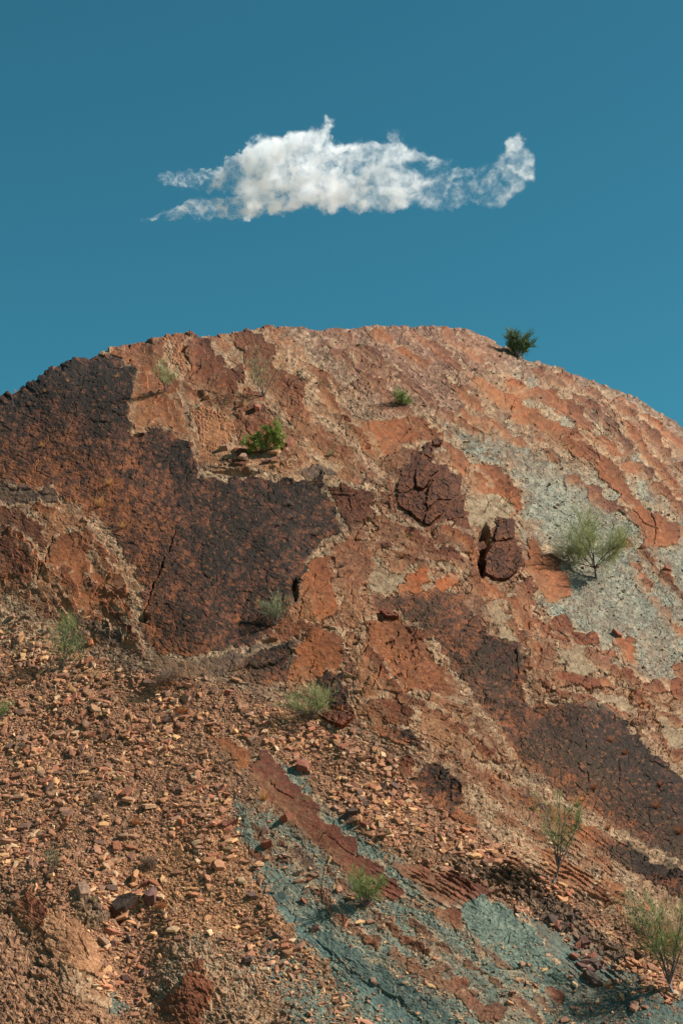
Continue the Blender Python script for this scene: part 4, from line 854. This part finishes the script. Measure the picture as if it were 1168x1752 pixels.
leafy('leafy_bush', 'dense leafy green bush on the ledge above the dark varnished face', 448, 778, 76, 64, 3,
      [(-24,0,18,16,16),(-8,0,26,16,20),(8,0,34,17,22),(22,0,44,13,22),(28,0,26,13,18),(4,0,14,26,10)], n=11000)
broom('thin_broom', 'sparse pale green broom beside the orange slab near the upper left crest', 283, 676, 30, 58, 'sage', 4, 5, 420, bare=.4, tw=.005)
broom('tall_broom', 'tall spindly broom with scattered green tips near the crest above the leafy bush', 449, 681, 44, 84, 'sage', 5, 6, 330, bare=.4, tw=.0045, twl=.14)
broom('faded_broom', 'faded grey green broom at the lower right edge of the big dark slab', 470, 1070, 42, 52, 'fade', 6, 8, 1000, bare=.3)
broom('left_broom', 'slender green broom at the top of the scree on the left side', 107, 1147, 60, 92, 'green', 7, 7, 800, bare=.25, twl=.2)
broom('wide_broom', 'wide bright green broom at the foot of the dark wall in the middle', 530, 1232, 76, 68, 'sage', 8, 12, 1700, bare=.25, spread=1.25)
broom('airy_broom_tree', 'large airy broom tree with a dark bent trunk on the grey green slope', 1019, 990, 92, 108, 'sage', 9, 10, 3600, lean=-.05, trunk=.2, bark='dark', bare=.12, twl=.24, up=.02, spread=2.1, cat='tree', tw=.0034)
broom('forked_tree', 'thin forked blue grey tree with sparse feathery green leaves below the dark slab', 945, 1512, 88, 138, 'green', 10, 6, 1000, lean=.1, trunk=.22, bare=.65, twl=.14, spread=1.3, cat='tree')
broom('dense_green_broom', 'compact fresh green broom at the end of the dark red slab on teal gravel', 625, 1552, 56, 58, 'green', 11, 9, 1900, bare=.15, spread=1.1)
broom('edge_tree', 'green tree with several bare leaning grey stems at the lower right edge', 1152, 1706, 74, 158, 'green', 12, 8, 1900, lean=-.1, trunk=.15, bare=.6, twl=.17, cat='tree')
broom('edge_twigs', 'small green twiggy shrub cut by the left edge of the photo', 2, 1232, 22, 38, 'green', 13, 5, 500)
broom('seedling', 'tiny pale green seedling on the sandy brown slope right of the leafy bush', 565, 781, 14, 13, 'sage', 14, 4, 150, tw=.006)
broom('wispy_shrub', 'wispy green grey shrub on the scree left above the big pale slab', 88, 1498, 20, 40, 'fade', 15, 5, 260)
dead('dead_shrub', 'broad grey brown dead shrub at the foot of the big dark slab', 287, 1170, 60, 42, 1)
dead('dead_bush', 'small grey dead bush alone in the middle of the scree', 256, 1484, 28, 32, 2, 'dead', 300)
dead('dry_shrub', 'low dark dry shrub right of the left broom', 139, 1092, 26, 18, 3, 'dead', 200)
dead('reddish_dry_shrub', 'low reddish brown dry shrub near the top middle of the scree', 312, 1222, 34, 20, 4, 'rusty', 160)
dead('dark_dry_tuft', 'small dark dry shrub on the upper right slope below the crest', 812, 634, 13, 10, 5, 'dead', 120)
dead('brown_dry_shrub', 'low brown dry shrub spread on the scree above the pale slab', 232, 1412, 24, 18, 6, 'rusty', 120)
dead('pale_dry_shrub', 'low pale dry shrub on the upper left part of the scree', 168, 1368, 30, 18, 7, 'dead', 110)
dead('gully_dry_shrub', 'faint brown dry shrub below the broad pitted slab', 275, 1556, 30, 18, 8, 'rusty', 110)
dead('low_dry_shrub', 'faint dry shrub among stones right of the scree top', 600, 1410, 14, 18, 9, 'dead', 110)
for i, (x, y, h, m, lb) in enumerate([
 (452, 1368, 22, 'straw', 'bright straw coloured grass tuft on the dark red slab'),
 (187, 832, 20, 'straw', 'dry grass tuft on the dark slab, the upper of two with dark shadows'),
 (171, 867, 24, 'straw', 'dry grass tuft on the dark slab, the lower of two with dark shadows'),
 (72, 766, 12, 'straw', 'small dry grass tuft in a joint of the upper left dark face'),
 (210, 905, 18, 'straw', 'thin dry tuft on the orange edge of the dark slab'),
 (687, 957, 16, 'rusty', 'orange dry tuft on the brown rock left of the blocky outcrop'),
 (648, 765, 8, 'weed', 'small yellow weed on the smooth orange slab above the cracked outcrop'),
 (1160, 1428, 24, 'rusty', 'largest rusty dry tuft on the dark slab at the right edge'),
 (1120, 1384, 20, 'rusty', 'rusty dry tuft on the dark slab, left above the largest one'),
 (1068, 1292, 12, 'rusty', 'rusty tuft high on the dark right slab below the joint'),
 (1044, 1270, 14, 'rusty', 'rusty tuft at the upper edge of the dark right slab'),
 (1015, 1352, 14, 'rusty', 'rusty tuft low on the orange edge of the dark right slab'),
 (1128, 1347, 12, 'rusty', 'rusty tuft on the dark right slab above the two larger tufts'),
 (1143, 1402, 10, 'rusty', 'small rusty tuft between the two larger tufts at the right edge'),
 (988, 1378, 11, 'weed', 'yellow green weed on the pale band under the dark right slab'),
 (1038, 1420, 14, 'rusty', 'rusty tuft on the pale band right of the forked tree'),
 (77, 672, 9, 'straw', 'pale dry tuft near the skyline of the dark left shoulder'),
 (117, 655, 9, 'straw', 'pale dry tuft right of the first one on the dark left shoulder'),
 (27, 672, 9, 'straw', 'pale dry tuft on the skyline at far left'),
 (198, 648, 9, 'straw', 'pale dry tuft on the dark left shoulder next to the orange slab'),
 (540, 918, 18, 'dead', 'faded tuft on the right part of the big dark slab'),
 (500, 888, 14, 'dead', 'faded brown tuft in the black upper part of the big dark slab, right one'),
 (478, 900, 12, 'dead', 'faded brown tuft in the black upper part of the big dark slab, left one'),
 (497, 866, 14, 'dead', 'faded brown tuft topmost on the black part of the big dark slab'),
 (585, 972, 16, 'dead', 'brown tuft with a shadow on the brown rock right of the big dark slab'),
 (966, 765, 6, 'weed', 'tiny yellow weed on the long orange strip, left of a pair'),
 (976, 770, 6, 'weed', 'tiny yellow weed on the long orange strip, right of a pair'),
 (548, 656, 7, 'weed', 'tiny yellow weed on the gravel right of the brown strip near the crest'),
 (838, 745, 7, 'weed', 'tiny yellow weed at the top of the grey gravel'),
 (522, 1372, 9, 'weed', 'yellow green weed at the right edge of the dark red slab'),
 (668, 1386, 9, 'rusty', 'small rusty tuft on the rubble right of the hollow block'),
 (158, 1547, 9, 'weed', 'yellow green weed at the front corner of the big pale slab'),
 (482, 1628, 9, 'weed', 'olive weed on the stony slope left of the teal stripe'),
 (362, 1308, 9, 'straw', 'small straw tuft on the scree below the upper end of the slab'),
 (673, 1243, 7, 'weed', 'tiny yellow weed under the brown ledge in the middle'),
 (1128, 728, 7, 'weed', 'tiny yellow tuft near the right skyline'),
 (1040, 1690, 18, 'rusty', 'rusty dry tuft right of the grey flat slab at the bottom'),
 (697, 922, 10, 'weed', 'green grass tuft above the orange tuft left of the blocky outcrop')]):
    tuft('grass_tuft', lb, x, y, h, i, m, 26 if h < 11 else 75)

# ------------------------------------------------------------------ cloud: a real volume far behind the hill
def cloud():
    D = 900.0                                          # distance
    def at(px, py):
        u = (876.0 - py) / F; dy = CP - SP * u; return np.array([(px - 584) / F / dy * D, D, (SP + CP * u) / dy * D + CAM[2]])
    c = at(590, 300); el = math.atan2(c[2] - CAM[2], D); zc = math.hypot(c[2] - CAM[2], D) * math.cos(el - PITCH); sx = zc / F; sz = zc / F * math.cos(el - PITCH)
    me = bpy.data.meshes.new('cloud'); X0, X1, Y0, Y1 = -370, 370, -110, 125; T = 34
    vs = [(x * sx, y, z * sz) for x in (X0, X1) for y in (-T, T) for z in (Y0, Y1)]
    me.from_pydata(vs, [], [(0, 1, 3, 2), (4, 6, 7, 5), (0, 4, 5, 1), (2, 3, 7, 6), (0, 2, 6, 4), (1, 5, 7, 3)])
    o = bpy.data.objects.new('cloud', me); S.collection.objects.link(o); o.location = c; o.rotation_euler.x = el      # the cloud sheet leans a little
    tag(o, 'single small white wispy cloud floating in the clear blue sky above the hill', 'cloud')
    m = bpy.data.materials.new('cloud_vapour'); m.use_nodes = True; t = m.node_tree; N = t.nodes; L = t.links; N.remove(N['Principled BSDF'])
    out = N['Material Output']; pv = N.new('ShaderNodeVolumePrincipled'); L.new(pv.outputs[0], out.inputs['Volume'])
    pv.inputs['Color'].default_value = (1, 1, 1, 1); pv.inputs['Anisotropy'].default_value = .0
    tc = N.new('ShaderNodeTexCoord')
    def M(op, a, b=None, cl=False):
        n = N.new('ShaderNodeMath'); n.operation = op; n.use_clamp = cl
        for i, v in enumerate((a, b)):
            if v is None: continue
            if isinstance(v, (int, float)): n.inputs[i].default_value = v
            else: L.new(v, n.inputs[i])
        return n.outputs[0]
    mp = N.new('ShaderNodeMapping'); mp.inputs['Scale'].default_value = (1 / sx / 100, 1 / 100.0 / sx * .28, 1 / sz / 100); L.new(tc.outputs['Object'], mp.inputs[0])   # units: 100 photo px
    v0 = mp.outputs[0]
    def noise(vec, scale, det, rough, dist=0):
        n = N.new('ShaderNodeTexNoise'); n.inputs['Scale'].default_value = scale; n.inputs['Detail'].default_value = det; n.inputs['Roughness'].default_value = rough; n.inputs['Distortion'].default_value = dist; L.new(vec, n.inputs['Vector']); return n
    nw = noise(v0, 3.0, 6, .62); sub = N.new('ShaderNodeVectorMath'); sub.operation = 'SUBTRACT'; L.new(nw.outputs['Color'], sub.inputs[0]); sub.inputs[1].default_value = (.5, .5, .5)
    sc = N.new('ShaderNodeVectorMath'); sc.operation = 'SCALE'; L.new(sub.outputs[0], sc.inputs[0]); sc.inputs['Scale'].default_value = .66
    ad = N.new('ShaderNodeVectorMath'); ad.operation = 'ADD'; L.new(v0, ad.inputs[0]); L.new(sc.outputs[0], ad.inputs[1])
    sp = N.new('ShaderNodeSeparateXYZ'); L.new(ad.outputs[0], sp.inputs[0])
    xn = M('ADD', M('MULTIPLY', sp.outputs[0], 1 / 7.0), .5)      # -350..350 px -> 0..1
    def curve(pts):
        n = N.new('ShaderNodeFloatCurve'); cu = n.mapping.curves[0]; n.mapping.extend = 'HORIZONTAL'
        P_ = [((px - 240) / 700.0, (300 - py + 120) / 240.0) for px, py in pts]
        while len(cu.points) < len(P_): cu.points.new(.5, .5)
        for i, q in enumerate(P_): cu.points[i].location = q; cu.points[i].handle_type = 'AUTO'
        n.mapping.update(); L.new(xn, n.inputs['Value']); return M('SUBTRACT', M('MULTIPLY', n.outputs[0], 2.4), 1.2)     # 100-px units above centre
    def band(top, bot, soft, amp):
        tp, bt = curve(top), curve(bot); a = M('SUBTRACT', tp, sp.outputs[2]); b = M('SUBTRACT', sp.outputs[2], bt)
        half = M('MULTIPLY', M('SUBTRACT', tp, bt), .5); mn = M('MINIMUM', a, b)
        # depth profile: thickness follows the height of the band
        yy = M('ABSOLUTE', sp.outputs[1]); dz = M('SUBTRACT', M('MAXIMUM', M('MULTIPLY', half, .22), .05), yy)
        mn = M('MINIMUM', mn, dz); return M('MULTIPLY', M('DIVIDE', mn, soft), amp)
    main = band([(240,340),(340,342),(385,322),(415,278),(425,250),(455,232),(500,226),(545,225),(600,240),(650,240),(690,242),(740,262),(800,284),(840,274),(875,258),(900,262),(918,300),(934,330)],
                [(240,342),(340,344),(385,350),(410,376),(440,371),(480,365),(540,360),(600,368),(660,365),(740,357),(800,358),(850,353),(885,338),(910,305),(920,298),(934,296)], .17, 1.9)
    arm = band([(240,312),(265,306),(300,292),(350,288),(420,262),(470,250),(560,300),(940,345)], [(240,314),(265,318),(300,326),(360,328),(430,330),(500,330),(560,320),(940,325)], .12, 3.2)
    low = band([(240,372),(265,366),(300,352),(345,336),(420,330),(480,320),(560,330),(940,352)], [(240,374),(265,376),(300,378),(380,380),(440,374),(480,360),(560,350),(940,335)], .12, 3.6)
    def blob(px, py, rx, ry, amp):
        x = M('DIVIDE', M('SUBTRACT', sp.outputs[0], (px - 590) / 100), rx / 100); z = M('DIVIDE', M('SUBTRACT', sp.outputs[2], (300 - py) / 100), ry / 100); y = M('DIVIDE', sp.outputs[1], .10)
        r2 = M('ADD', M('ADD', M('MULTIPLY', x, x), M('MULTIPLY', z, z)), M('MULTIPLY', y, y)); return M('MULTIPLY', M('SUBTRACT', 1.0, r2), amp)
    b1 = blob(556, 222, 17, 28, 1.1); b2 = blob(676, 240, 20, 26, 1.0); b3 = blob(884, 262, 18, 40, 2.0); b4 = blob(898, 290, 17, 34, 1.8)
    f = main
    for q in (arm, low, b1, b2, b3, b4): f = M('MAXIMUM', f, q)
    n1 = noise(ad.outputs[0], 4.4, 10, .64, .4); n2 = noise(v0, 1.7, 3, .5)
    f = M('MINIMUM', f, 1.3)
    er = M('MULTIPLY', M('SUBTRACT', n1.outputs['Fac'], .5), 3.4); e2 = M('MULTIPLY', M('SUBTRACT', n2.outputs['Fac'], .5), 1.5)
    hole = blob(700, 285, 42, 18, .8); f = M('SUBTRACT', f, M('MAXIMUM', hole, 0.0))
    g = M('SUBTRACT', M('ADD', M('ADD', f, er), e2), .30); g = M('MULTIPLY', M('MULTIPLY', M('POWER', M('MAXIMUM', g, 0.0), 1.7), .8), CLOUD_D)
    xc = M('DIVIDE', M('ADD', sp.outputs[0], 1.05), 1.25); gs = M('ADD', M('MULTIPLY', M('POWER', 2.718, M('MULTIPLY', M('MULTIPLY', xc, xc), -1.0)), .95), .80)
    g = M('MULTIPLY', M('MINIMUM', g, CLOUD_D * 1.5), gs)
    # nothing outside the box of the profile
    L.new(M('MULTIPLY', g, M('GREATER_THAN', f, -1.2)), pv.inputs['Density'])
    m.cycles.volume_step_rate = .35
    me.materials.append(m)
CLOUD_D = .075
cloud()
